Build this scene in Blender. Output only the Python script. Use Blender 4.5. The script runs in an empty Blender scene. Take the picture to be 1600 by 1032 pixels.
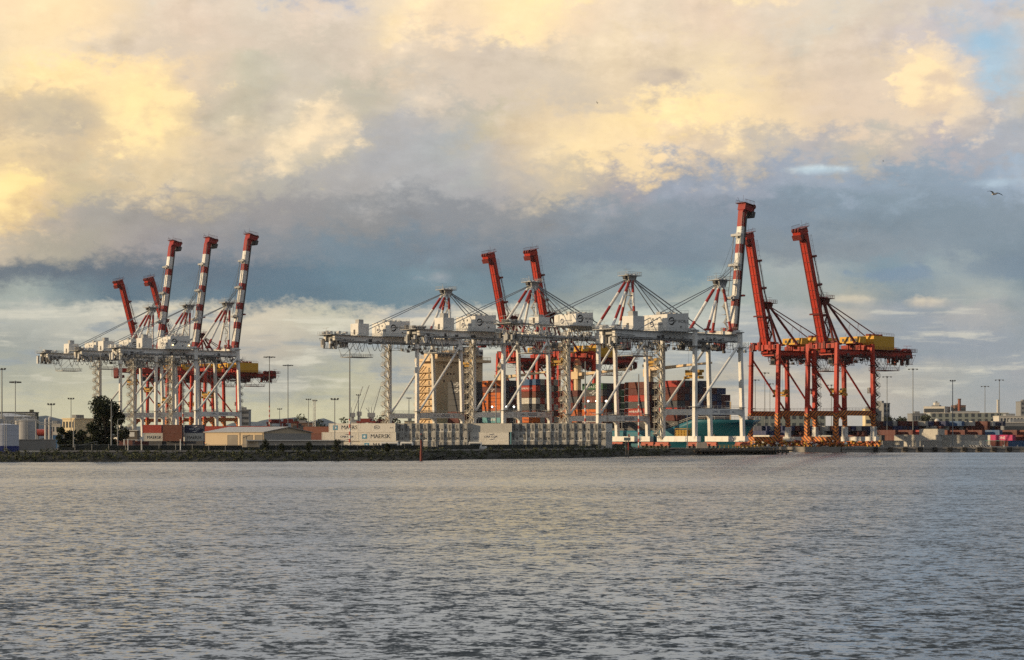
import bpy, bmesh, math, random
from mathutils import Vector, Matrix
random.seed(11)
S = bpy.context.scene
COL = S.collection
R = math.radians

# ------------------------------------------------------------------ camera
CAM_H = 5.4                      # metres above the water
F = 3111.0                       # focal length in photo pixels (70 mm on 36 mm, 1600 px wide)
HZ = 687.0                       # photo row of the horizon
cam = bpy.data.cameras.new('camera')
cam.lens = 70.0; cam.sensor_width = 36.0
cam.shift_y = (HZ - 516.0) / 1600.0
cam.clip_start = 1.0; cam.clip_end = 60000.0
camo = bpy.data.objects.new('camera', cam); COL.objects.link(camo)
camo.location = (0, 0, CAM_H); camo.rotation_euler = (R(90), 0, 0)
S.camera = camo

def at(px, py, Y):
    """photo pixel + distance -> world point"""
    return Vector(((px - 800.0) / F * Y, Y, CAM_H + (HZ - py) / F * Y))

# ------------------------------------------------------------------ sun + view
SUN_AZ, SUN_EL = R(-105), R(11)          # azimuth measured from +Y towards +X
sdir = Vector((math.sin(SUN_AZ) * math.cos(SUN_EL), math.cos(SUN_AZ) * math.cos(SUN_EL), math.sin(SUN_EL)))
sun = bpy.data.lights.new('sun', 'SUN'); sun.energy = 4.3; sun.angle = R(0.6); sun.color = (1.0, 0.74, 0.44)
suno = bpy.data.objects.new('sun', sun); COL.objects.link(suno)
suno.rotation_euler = (-sdir).to_track_quat('-Z', 'Y').to_euler()
S.view_settings.view_transform = 'Standard'; S.view_settings.look = 'None'
S.view_settings.exposure = 0.0; S.view_settings.gamma = 1.0
S.render.engine = 'CYCLES'
S.cycles.use_denoising = False
S.cycles.max_bounces = 6; S.cycles.diffuse_bounces = 3; S.cycles.glossy_bounces = 3
S.cycles.transmission_bounces = 2; S.cycles.volume_bounces = 0
S.cycles.sample_clamp_indirect = 3.0; S.cycles.sample_clamp_direct = 20.0; S.cycles.caustics_reflective = False; S.cycles.caustics_refractive = False

# ------------------------------------------------------------------ node helpers
def lin(c):
    return tuple(((v / 255.0) / 12.92 if v / 255.0 <= 0.04045 else ((v / 255.0 + 0.055) / 1.055) ** 2.4) for v in c[:3])

class NT:
    def __init__(s, tree): s.t = tree; s.n = tree.nodes; s.l = tree.links
    def new(s, typ, **kw):
        n = s.n.new(typ)
        for k, v in kw.items(): setattr(n, k, v)
        return n
    def put(s, sock, v):
        if isinstance(v, bpy.types.NodeSocket): s.l.new(v, sock)
        elif v is not None: sock.default_value = v
    def m(s, op, a, b=None, c=None, clamp=False):
        n = s.new('ShaderNodeMath', operation=op, use_clamp=clamp)
        s.put(n.inputs[0], a); s.put(n.inputs[1], b)
        if c is not None: s.put(n.inputs[2], c)
        return n.outputs[0]
    def noise(s, vec, scale, detail=4, rough=0.55, dist=0.0, lac=2.0):
        n = s.new('ShaderNodeTexNoise'); s.put(n.inputs['Vector'], vec)
        n.inputs['Scale'].default_value = scale; n.inputs['Detail'].default_value = detail
        n.inputs['Roughness'].default_value = rough; n.inputs['Distortion'].default_value = dist
        n.inputs['Lacunarity'].default_value = lac
        return n.outputs['Fac']
    def mr(s, v, a, b, c=0.0, d=1.0, smooth=False):
        n = s.new('ShaderNodeMapRange'); n.clamp = True
        if smooth: n.interpolation_type = 'SMOOTHSTEP'
        s.put(n.inputs[0], v)
        for k, q in enumerate((a, b, c, d)): s.put(n.inputs[k + 1], q)
        return n.outputs[0]
    def comb(s, x, y, z):
        n = s.new('ShaderNodeCombineXYZ')
        s.put(n.inputs[0], x); s.put(n.inputs[1], y); s.put(n.inputs[2], z); return n.outputs[0]
    def mix(s, f, a, b, blend='MIX'):
        n = s.new('ShaderNodeMix', data_type='RGBA', blend_type=blend)
        s.put(n.inputs[0], f); s.put(n.inputs[6], a); s.put(n.inputs[7], b); return n.outputs[2]
    def ramp(s, f, stops, interp='LINEAR'):
        n = s.new('ShaderNodeValToRGB'); cr = n.color_ramp; cr.interpolation = interp
        while len(cr.elements) < len(stops): cr.elements.new(0.5)
        for e, (p, c) in zip(cr.elements, stops):
            e.position = p; e.color = tuple(c) + (1.0,)
        s.put(n.inputs[0], f); return n.outputs[0]

# ------------------------------------------------------------------ sky (world): Nishita behind a cloud cover
# the cloud colours are laid out by compass bearing and elevation: one line per elevation (degrees x 54.3 down from the
# top of the view), each a list of bearing:colour
ROWS = [
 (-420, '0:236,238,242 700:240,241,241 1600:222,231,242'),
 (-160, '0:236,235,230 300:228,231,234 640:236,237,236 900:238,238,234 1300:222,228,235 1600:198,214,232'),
 (-10, '0:226,203,175 100:246,220,174 200:232,210,177 270:212,202,183 330:222,202,177 400:176,180,188 480:178,178,184 570:185,182,182 630:250,226,179 720:240,216,177 830:253,229,174 940:248,222,174 1000:238,213,180 1110:225,205,182 1150:248,226,180 1230:225,205,186 1290:170,190,212 1340:208,200,189 1410:150,188,222 1500:158,188,215 1600:160,185,210'),
 (50, '0:236,209,172 80:245,218,174 160:238,212,172 240:222,203,177 320:218,198,176 400:212,198,179 480:218,200,180 560:215,200,180 640:240,216,177 720:235,210,176 800:248,222,174 880:236,211,176 960:225,205,178 1040:218,200,176 1120:222,200,175 1200:215,200,180 1280:212,200,181 1360:208,195,178 1440:200,190,178 1520:192,190,192 1600:200,190,178'),
 (100, '0:232,210,175 80:240,215,173 160:225,205,175 240:212,195,173 320:210,193,172 400:205,190,171 480:200,188,170 560:205,190,171 640:215,197,173 720:208,192,172 800:205,190,171 880:218,200,174 960:225,205,174 1040:222,202,173 1120:225,205,174 1200:218,198,172 1280:212,195,173 1360:205,190,174 1440:190,185,185 1500:164,182,196 1560:176,185,192 1600:190,185,182'),
 (150, '0:222,205,169 80:248,218,164 160:248,218,164 240:240,212,164 320:215,195,168 400:190,182,161 480:198,187,170 560:190,182,163 640:198,187,170 720:205,190,171 800:205,190,170 880:205,190,168 960:218,198,168 1040:212,194,167 1120:232,210,171 1200:228,205,170 1280:215,195,172 1360:212,194,171 1420:230,208,176 1480:195,190,185 1520:168,190,204 1600:190,185,180'),
 (200, '0:212,190,157 80:205,186,155 150:222,198,157 200:245,215,159 260:240,210,159 320:205,188,163 400:190,180,158 480:200,188,167 540:190,180,161 600:172,169,165 680:180,175,168 760:190,180,158 840:215,195,164 920:235,210,166 1000:245,218,167 1080:248,220,167 1160:238,212,168 1240:222,200,169 1320:215,195,172 1400:218,199,174 1460:215,198,175 1520:182,179,178 1600:190,182,168'),
 (250, '0:240,212,159 60:220,198,161 120:202,183,153 200:225,200,158 280:225,202,164 360:205,188,162 440:196,184,164 500:186,178,159 560:172,170,167 640:168,168,168 720:172,172,168 800:195,182,164 880:232,208,165 960:238,212,167 1040:232,206,165 1100:212,192,165 1180:192,180,163 1260:175,170,168 1340:185,178,165 1420:180,172,170 1500:165,165,170 1600:165,168,172'),
 (300, '0:252,222,164 60:246,215,164 120:208,190,154 200:205,188,158 280:215,195,160 360:185,175,156 440:172,168,160 520:168,165,162 600:168,166,164 680:165,165,165 760:172,168,165 840:195,182,161 900:190,178,159 960:165,160,160 1040:150,155,165 1120:148,155,166 1200:150,158,170 1260:152,162,174 1340:145,158,172 1420:140,155,168 1500:145,160,175 1560:158,172,186 1600:155,168,180'),
 (350, '0:248,218,174 60:235,208,173 120:180,170,157 200:165,160,152 280:160,155,150 360:155,152,150 440:150,148,148 560:143,144,145 680:140,143,147 800:143,146,149 900:140,146,152 1000:136,146,155 1120:133,145,157 1300:128,143,155 1450:131,146,157 1600:138,151,162'),
 (402, '0:205,190,169 100:175,168,152 200:165,158,150 300:150,147,148 400:136,140,145 500:123,137,147 600:118,135,147 700:120,134,145 800:123,135,145 900:120,135,147 1000:123,137,149 1100:126,141,152 1200:133,144,152 1350:138,149,157 1450:133,147,157 1600:128,144,155'),
 (435, '0:116,125,132 100:106,117,127 200:102,114,125 300:104,117,129 400:102,121,135 500:106,129,143 600:114,137,149 700:124,145,155 800:112,131,142 900:132,148,155 960:142,156,159 1050:124,145,155 1120:144,159,163 1240:162,170,169 1340:128,149,160 1450:156,167,169 1600:119,139,152'),
 (474, '0:156,164,158 60:164,172,165 120:126,141,145 200:99,119,132 300:108,126,137 400:99,121,135 500:102,124,137 600:112,135,146 700:118,138,147 800:122,141,147 900:144,154,152 1000:149,159,157 1100:161,171,164 1200:154,164,162 1300:168,171,162 1400:134,149,157 1500:166,172,168 1600:144,157,162'),
 (500, '0:178,180,172 100:190,190,178 200:205,200,183 300:215,205,180 400:210,200,178 500:195,192,172 600:215,205,183 700:220,210,188 800:215,208,187 900:200,200,180 1000:190,195,185 1100:190,192,182 1200:175,178,175 1300:182,178,168 1400:150,158,165 1500:172,172,170 1600:150,158,162'),
 (550, '0:158,162,155 100:168,170,162 200:180,178,165 400:190,182,167 480:185,180,165 560:165,168,165 700:170,172,165 800:175,178,170 1000:170,175,172 1200:155,162,168 1400:150,158,165 1500:148,156,164 1600:152,160,165'),
 (600, '0:165,168,155 150:185,182,160 300:175,175,160 450:165,166,158 550:180,178,155 700:190,182,162 850:195,188,168 1000:185,182,165 1150:190,182,165 1300:190,182,168 1400:172,170,162 1500:160,165,165 1600:160,162,165'),
 (650, '0:190,185,159 200:200,195,164 400:195,190,159 550:205,198,165 800:205,195,169 1000:200,190,168 1200:195,185,171 1400:172,171,165 1600:165,168,168'),
]
world = bpy.data.worlds.new('World'); S.world = world; world.use_nodes = True
wt = NT(world.node_tree); wt.n.clear()
tc = wt.new('ShaderNodeTexCoord')
sx = wt.new('ShaderNodeSeparateXYZ'); wt.l.new(tc.outputs['Generated'], sx.inputs[0])
dx, dy, dz = sx.outputs
az = wt.m('ARCTAN2', dx, dy)
el = wt.m('ARCSINE', dz)
gx = wt.m('MULTIPLY_ADD', az, 3060.0, 800.0)
gy = wt.m('MULTIPLY_ADD', el, -3090.0, 687.0)
cl = wt.comb(wt.m('MULTIPLY', gx, 0.01), wt.m('MULTIPLY', gy, 0.015), 0.0)      # cloud space, flattened cells
clb = wt.comb(wt.m('MULTIPLY_ADD', gx, 0.01, 37.0), wt.m('MULTIPLY_ADD', gy, 0.017, 11.0), 2.0)
n1 = wt.noise(cl, 0.52, 8, 0.62)
n2 = wt.noise(clb, 0.52, 8, 0.62)
n3 = wt.noise(cl, 1.25, 6, 0.58)
n3b = wt.noise(wt.comb(wt.m('MULTIPLY_ADD', gx, 0.01, -0.16), wt.m('MULTIPLY_ADD', gy, 0.015, -0.22), 0.0), 1.25, 6, 0.58)
relief = wt.m('SUBTRACT', n3, n3b)                      # side of each cloudlet that faces the sun
fine = wt.noise(clb, 4.2, 4, 0.6)
bil = wt.m('ADD', wt.m('ABSOLUTE', wt.m('SUBTRACT', n3, 0.5)), wt.m('MULTIPLY', wt.m('ABSOLUTE', wt.m('SUBTRACT', fine, 0.5)), 0.45))   # billows: rounded lobes with creases
c1 = wt.m('SUBTRACT', n1, 0.5); c2 = wt.m('SUBTRACT', n2, 0.5)
streak = wt.mr(gy, 300, 420, 1.0, 0.45, True)           # low cloud sheets are flatter
wx = wt.m('MULTIPLY_ADD', c1, 240.0, gx)
wy = wt.m('MULTIPLY_ADD', wt.m('MULTIPLY', c2, streak), 175.0, gy)
wy = wt.m('MULTIPLY_ADD', wt.m('MULTIPLY', wt.m('SUBTRACT', bil, 0.12), streak), -190.0, wy)
fx = wt.m('MULTIPLY', wx, 1 / 1600.0)
col = None; py0 = None
for yy, txt in ROWS:
    stops = []
    for it in txt.split():
        a, c = it.split(':'); stops.append((int(a) / 1600.0, lin([int(q) for q in c.split(',')])))
    rc = wt.ramp(fx, stops, 'CARDINAL')
    if col is None: col = rc
    else: col = wt.mix(wt.mr(wy, py0, yy, smooth=True), col, rc)
    py0 = yy
PF = wt.m('MULTIPLY_ADD', n3, 0.6, wt.m('MULTIPLY_ADD', n2, 0.3, wt.m('MULTIPLY', fine, 0.1)))
def puff(col, cx, cy, rx, ry, c_lit, c_dark, rough=0.75, soft=0.35, amt=1.0, lx=-0.6, ly=-0.8):
    """one cumulus / scud: noise-edged ellipse, lit towards (lx, ly)"""
    ex = wt.m('MULTIPLY', wt.m('SUBTRACT', gx, float(cx)), 1.0 / rx)
    ey = wt.m('MULTIPLY', wt.m('SUBTRACT', gy, float(cy)), 1.0 / ry)
    r = wt.m('SQRT', wt.m('ADD', wt.m('MULTIPLY', ex, ex), wt.m('MULTIPLY', ey, ey)))
    f = PF
    r = wt.m('MULTIPLY_ADD', wt.m('SUBTRACT', f, 0.5), -rough * 4.4, r)
    r = wt.m('MULTIPLY_ADD', wt.m('SUBTRACT', bil, 0.12), -rough * 3.0, r)
    mask = wt.mr(r, 1.0 - soft, 1.0 + soft * 0.35, amt, 0.0, True)
    sh = wt.m('ADD', wt.m('MULTIPLY', ex, lx), wt.m('MULTIPLY', ey, ly))
    sh = wt.m('MULTIPLY_ADD', relief, 5.0, sh)
    lit = wt.mr(sh, -0.9, 0.6, smooth=True)
    cc = wt.mix(lit, tuple(lin(c_dark)) + (1,), tuple(lin(c_lit)) + (1,))
    return wt.mix(mask, col, cc)
PUFFS = [
 (112, 200, 105, 36, (190, 176, 150), (176, 166, 150), 0.8, 0.45, 0.65),
 (60, 268, 90, 34, (205, 184, 148), (186, 170, 145), 0.6, 0.6, 0.6),
 (45, 330, 70, 62, (255, 226, 158), (232, 202, 150), 0.6, 0.5, 0.85),
 (255, 190, 95, 70, (252, 224, 164), (222, 200, 158), 0.7, 0.4, 0.7),
 (392, 212, 42, 24, (224, 204, 170), (204, 190, 166), 0.7, 0.6, 0.6),
 (470, 240, 72, 40, (232, 210, 174), (206, 193, 170), 0.55, 0.6, 0.8),
 (518, 210, 62, 50, (240, 216, 178), (206, 192, 170), 0.5, 0.42, 0.85),
 (605, 178, 30, 13, (208, 196, 178), (196, 186, 172), 0.6, 0.7, 0.5),
 (705, 195, 24, 10, (204, 192, 174), (190, 182, 170), 0.6, 0.7, 0.5),
 (1030, 130, 62, 17, (196, 180, 160), (186, 172, 158), 0.7, 0.5, 0.8),
 (1240, 165, 45, 14, (210, 188, 160), (214, 190, 160), 0.7, 0.6, 0.6),
 (1435, 160, 58, 52, (245, 218, 172), (216, 194, 168), 0.7, 0.3, 0.85),
 (1490, 205, 42, 42, (226, 205, 175), (196, 184, 172), 0.7, 0.45, 0.7),
 (1512, 92, 50, 30, (150, 184, 206), (160, 184, 200), 0.8, 0.7, 0.7),
 (1272, 276, 60, 9, (205, 222, 226), (178, 196, 206), 0.5, 0.8, 0.9),
 (1545, 302, 70, 9, (178, 196, 208), (166, 182, 196), 0.5, 0.9, 0.7),
 (690, 436, 30, 12, (172, 174, 176), (150, 158, 166), 0.7, 0.8, 0.6),
 (1385, 437, 75, 13, (126, 146, 164), (130, 148, 164), 0.6, 0.5, 0.85),
 (1432, 480, 40, 12, (222, 206, 180), (196, 188, 176), 0.6, 0.6, 0.7),
 (1315, 474, 45, 11, (214, 202, 178), (184, 180, 172), 0.6, 0.6, 0.7),
 (1540, 428, 90, 22, (122, 138, 152), (126, 142, 156), 0.6, 0.6, 0.7),
]
for p in PUFFS: col = puff(col, *p)
# small-scale light and shade of the cloud masses
gain = wt.m('MULTIPLY_ADD', wt.m('SUBTRACT', fine, 0.5), 0.12, wt.mr(gy, 380, 250, 1.03, 1.16, True))
gain = wt.m('MULTIPLY_ADD', wt.m('SUBTRACT', n2, 0.5), 0.28, gain)
gain = wt.m('MULTIPLY_ADD', relief, wt.m('MULTIPLY', wt.mr(gy, 300, 420, 0.85, 0.45, True), wt.mr(n1, 0.42, 0.66, 0.15, 1.0, True)), gain)
lay = wt.noise(wt.comb(wt.m('MULTIPLY', wx, 0.0052), wt.m('MULTIPLY', gy, 0.034), 4.0), 1.0, 5, 0.58)
low = wt.m('MULTIPLY', wt.mr(gy, 455, 500, smooth=True), wt.mr(gy, 655, 600, smooth=True))
col = wt.mix(wt.m('MULTIPLY', low, wt.mr(lay, 0.50, 0.66, 0.0, 0.75, True)), col, tuple(lin((146, 156, 162))) + (1,))
col = wt.mix(wt.m('MULTIPLY', low, wt.mr(lay, 0.47, 0.33, 0.0, 0.55, True)), col, tuple(lin((226, 220, 200))) + (1,))
g3 = wt.comb(gain, gain, gain)
col = wt.mix(1.0, col, g3, 'MULTIPLY')
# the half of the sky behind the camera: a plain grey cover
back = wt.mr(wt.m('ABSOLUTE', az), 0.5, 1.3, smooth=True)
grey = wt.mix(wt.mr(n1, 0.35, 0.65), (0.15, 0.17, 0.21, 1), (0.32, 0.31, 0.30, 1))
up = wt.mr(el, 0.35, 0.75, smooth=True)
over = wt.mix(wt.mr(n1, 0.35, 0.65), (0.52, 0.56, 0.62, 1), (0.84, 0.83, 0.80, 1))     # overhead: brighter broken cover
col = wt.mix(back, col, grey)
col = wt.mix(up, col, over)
sky = wt.new('ShaderNodeTexSky', sky_type='NISHITA', sun_disc=False)
sky.sun_elevation = SUN_EL; sky.sun_rotation = SUN_AZ; sky.air_density = 1.0; sky.dust_density = 1.2
skyc = wt.mix(1.0, sky.outputs[0], (0.10, 0.10, 0.10, 1), 'MULTIPLY')
# blue shows through where the cover thins, near the top right
hole = wt.m('MULTIPLY', wt.mr(wy, 26, -12, smooth=True), wt.mr(gx, 1230, 1330, smooth=True))
hole = wt.m('MULTIPLY', hole, wt.mr(n2, 0.42, 0.58, 0.0, 0.55))
col = wt.mix(hole, col, wt.mix(1.0, skyc, (0.5, 0.5, 0.5, 1), 'ADD') if False else skyc)
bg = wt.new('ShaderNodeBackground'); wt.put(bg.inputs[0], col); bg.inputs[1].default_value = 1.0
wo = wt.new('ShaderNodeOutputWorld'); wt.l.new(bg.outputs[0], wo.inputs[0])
world.cycles.sampling_method = 'MANUAL'; world.cycles.sample_map_resolution = 512
# ------------------------------------------------------------------ materials
MATS = {}
def mat(name, rgb, rough=0.6, var=0.12, scale=0.35, dirt=0.0, dirt_c=(0.16, 0.10, 0.06), metal=0.0, emit=None, spec=0.35,
        ribs=None, streak=True, finev=0.0):
    """painted / weathered surface: base colour with blotchy wear and run-down streaks of dirt"""
    if name in MATS: return MATS[name]
    m = bpy.data.materials.new(name); m.use_nodes = True
    t = NT(m.node_tree); t.n.clear()
    p = t.new('ShaderNodeBsdfPrincipled'); o = t.new('ShaderNodeOutputMaterial'); t.l.new(p.outputs[0], o.inputs[0])
    tc = t.new('ShaderNodeTexCoord'); oi = t.new('ShaderNodeObjectInfo')
    off = t.new('ShaderNodeVectorMath', operation='ADD'); t.l.new(tc.outputs['Object'], off.inputs[0])
    rr = t.m('MULTIPLY', oi.outputs['Random'], 60.0); t.l.new(t.comb(rr, rr, rr), off.inputs[1])
    v = off.outputs[0]
    c = tuple(rgb) + (1.0,)
    f = t.noise(v, scale, 5, 0.6)
    g = t.m('MULTIPLY_ADD', t.m('SUBTRACT', f, 0.5), var * 2.6, 1.0)
    g = t.m('MULTIPLY', g, t.m('MULTIPLY_ADD', t.m('SUBTRACT', oi.outputs['Random'], 0.5), var * 1.3, 1.0))
    colr = t.mix(1.0, c, t.comb(g, g, g), 'MULTIPLY')
    if dirt > 0:
        mp = t.new('ShaderNodeMapping'); t.l.new(v, mp.inputs[0]); mp.inputs['Scale'].default_value = (1.3, 1.3, 0.12 if streak else 1.3)
        d = t.noise(mp.outputs[0], 1.1, 5, 0.65)
        d2 = t.noise(v, 0.22, 3, 0.5)
        dm = t.m('MULTIPLY', t.mr(d, 0.5, 0.72, smooth=True), t.mr(d2, 0.38, 0.62, 0.2, 1.0))
        colr = t.mix(t.m('MULTIPLY', dm, dirt), colr, tuple(dirt_c) + (1,))
    t.put(p.inputs['Base Color'], colr)
    t.put(p.inputs['Roughness'], t.m('MULTIPLY_ADD', t.m('SUBTRACT', f, 0.5), 0.4, rough))
    p.inputs['Metallic'].default_value = metal
    p.inputs['Specular IOR Level'].default_value = spec
    if ribs:                                    # corrugation along local X (and Y on the end walls)
        s3 = t.new('ShaderNodeSeparateXYZ'); t.l.new(tc.outputs['Object'], s3.inputs[0])
        w = t.m('SINE', t.m('MULTIPLY', t.m('ADD', s3.outputs[0], s3.outputs[1]), 2 * math.pi / ribs))
        b = t.new('ShaderNodeBump'); b.inputs['Strength'].default_value = 0.7; b.inputs['Distance'].default_value = 0.03
        t.put(b.inputs['Height'], w); t.l.new(b.outputs[0], p.inputs['Normal'])
    if emit:
        m.cycles.emission_sampling = 'NONE'
        p.inputs['Emission Color'].default_value = tuple(emit[:3]) + (1,); p.inputs['Emission Strength'].default_value = emit[3]
    MATS[name] = m
    return m

def stripes(name, ca, cb, period, k=(1.0, 1.0, 1.0)):
    m = bpy.data.materials.new(name); m.use_nodes = True; t = NT(m.node_tree); p = t.n['Principled BSDF']
    tc = t.new('ShaderNodeTexCoord'); s3 = t.new('ShaderNodeSeparateXYZ'); t.l.new(tc.outputs['Object'], s3.inputs[0])
    u = t.m('ADD', t.m('MULTIPLY', s3.outputs[0], k[0]), t.m('ADD', t.m('MULTIPLY', s3.outputs[1], k[1]), t.m('MULTIPLY', s3.outputs[2], k[2])))
    n = t.noise(tc.outputs['Object'], 0.6, 4)
    w = t.m('GREATER_THAN', t.m('FRACT', t.m('MULTIPLY', u, 1.0 / period)), 0.5)
    g = t.m('MULTIPLY_ADD', n, 0.6, 0.7)
    t.put(p.inputs['Base Color'], t.mix(1.0, t.mix(w, tuple(ca) + (1,), tuple(cb) + (1,)), t.comb(g, g, g), 'MULTIPLY'))
    p.inputs['Roughness'].default_value = 0.6; MATS[name] = m
    return m

WHITE = mat('crane_white_paint', (0.68, 0.68, 0.65), 0.5, 0.14, 0.4, 0.75, (0.24, 0.17, 0.11))
OFFW = mat('house_white_paint', (0.64, 0.64, 0.61), 0.5, 0.10, 0.4, 0.45, (0.3, 0.27, 0.22))
WGREY = mat('galvanised_grey_steel', (0.34, 0.35, 0.35), 0.5, 0.25, 0.8, 0.5, (0.12, 0.10, 0.08))
DGREY = mat('greasy_dark_steel', (0.07, 0.07, 0.072), 0.55, 0.4, 0.8, 0.5, (0.10, 0.055, 0.03))
CABLE = mat('black_cable_rubber', (0.035, 0.036, 0.04), 0.6, 0.2)
ROPE = mat('steel_wire_rope', (0.10, 0.115, 0.13), 0.5, 0.2)
STAY = mat('stay_bar_steel', (0.20, 0.235, 0.26), 0.45, 0.2, 0.8, 0.4)
CRED = mat('crane_band_red', (0.28, 0.022, 0.018), 0.5, 0.15, 0.5, 0.3)
RED = mat('crane_red_paint', (0.41, 0.028, 0.012), 0.5, 0.22, 0.4, 0.65, (0.12, 0.02, 0.015))
DRED = mat('crane_dark_red_steel', (0.13, 0.016, 0.014), 0.6, 0.25, 0.6, 0.4, (0.05, 0.012, 0.01))
YEL = mat('yellow_house_paint', (0.60, 0.33, 0.025), 0.5, 0.10, 0.4, 0.3, (0.3, 0.16, 0.03))
SPR = mat('spreader_yellow', (0.42, 0.24, 0.03), 0.6, 0.25, 0.6, 0.6)
SALM = mat('bogie_salmon_red', (0.40, 0.11, 0.075), 0.6, 0.25, 0.7, 0.5)
HAZ = stripes('orange_black_hazard_stripe', (0.66, 0.20, 0.02), (0.10, 0.028, 0.018), 1.5, (0.75, 0.75, 1.0))
ORG = mat('safety_orange', (0.60, 0.17, 0.03), 0.6, 0.25, 0.8, 0.3)
RW = stripes('red_white_pole_band', (0.42, 0.07, 0.05), (0.62, 0.61, 0.58), 2.2, (0.0, 0.0, 1.0))
INK = mat('black_lettering', (0.02, 0.022, 0.025), 0.6, 0.1)
NAVYINK = mat('navy_lettering', (0.015, 0.03, 0.09), 0.6, 0.1)
WINK = mat('white_lettering', (0.75, 0.75, 0.73), 0.6, 0.1)
GLASS = mat('dark_window_glass', (0.015, 0.02, 0.025), 0.08, 0.1, spec=0.6)
CREAM = mat('ship_cream_paint', (0.62, 0.47, 0.29), 0.5, 0.10, 0.3, 0.35, (0.28, 0.16, 0.07))
LAMP = mat('lit_lamp_white', (0.9, 0.9, 0.9), 0.4, 0.0, emit=(1.0, 0.95, 0.85, 9.0))
WLAMP = mat('lit_lamp_warm', (0.9, 0.8, 0.6), 0.4, 0.0, emit=(1.0, 0.72, 0.35, 5.0))
POLE = mat('pole_galvanised', (0.20, 0.215, 0.22), 0.5, 0.2, 0.6, 0.3)
CONC = mat('weathered_concrete', (0.27, 0.25, 0.225), 0.85, 0.22, 0.3, 0.7, (0.08, 0.07, 0.06))
RUB = mat('black_rubber', (0.02, 0.02, 0.02), 0.7, 0.3)
BLOCKW = mat('whitewashed_kerb', (0.62, 0.61, 0.57), 0.7, 0.2)

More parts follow.
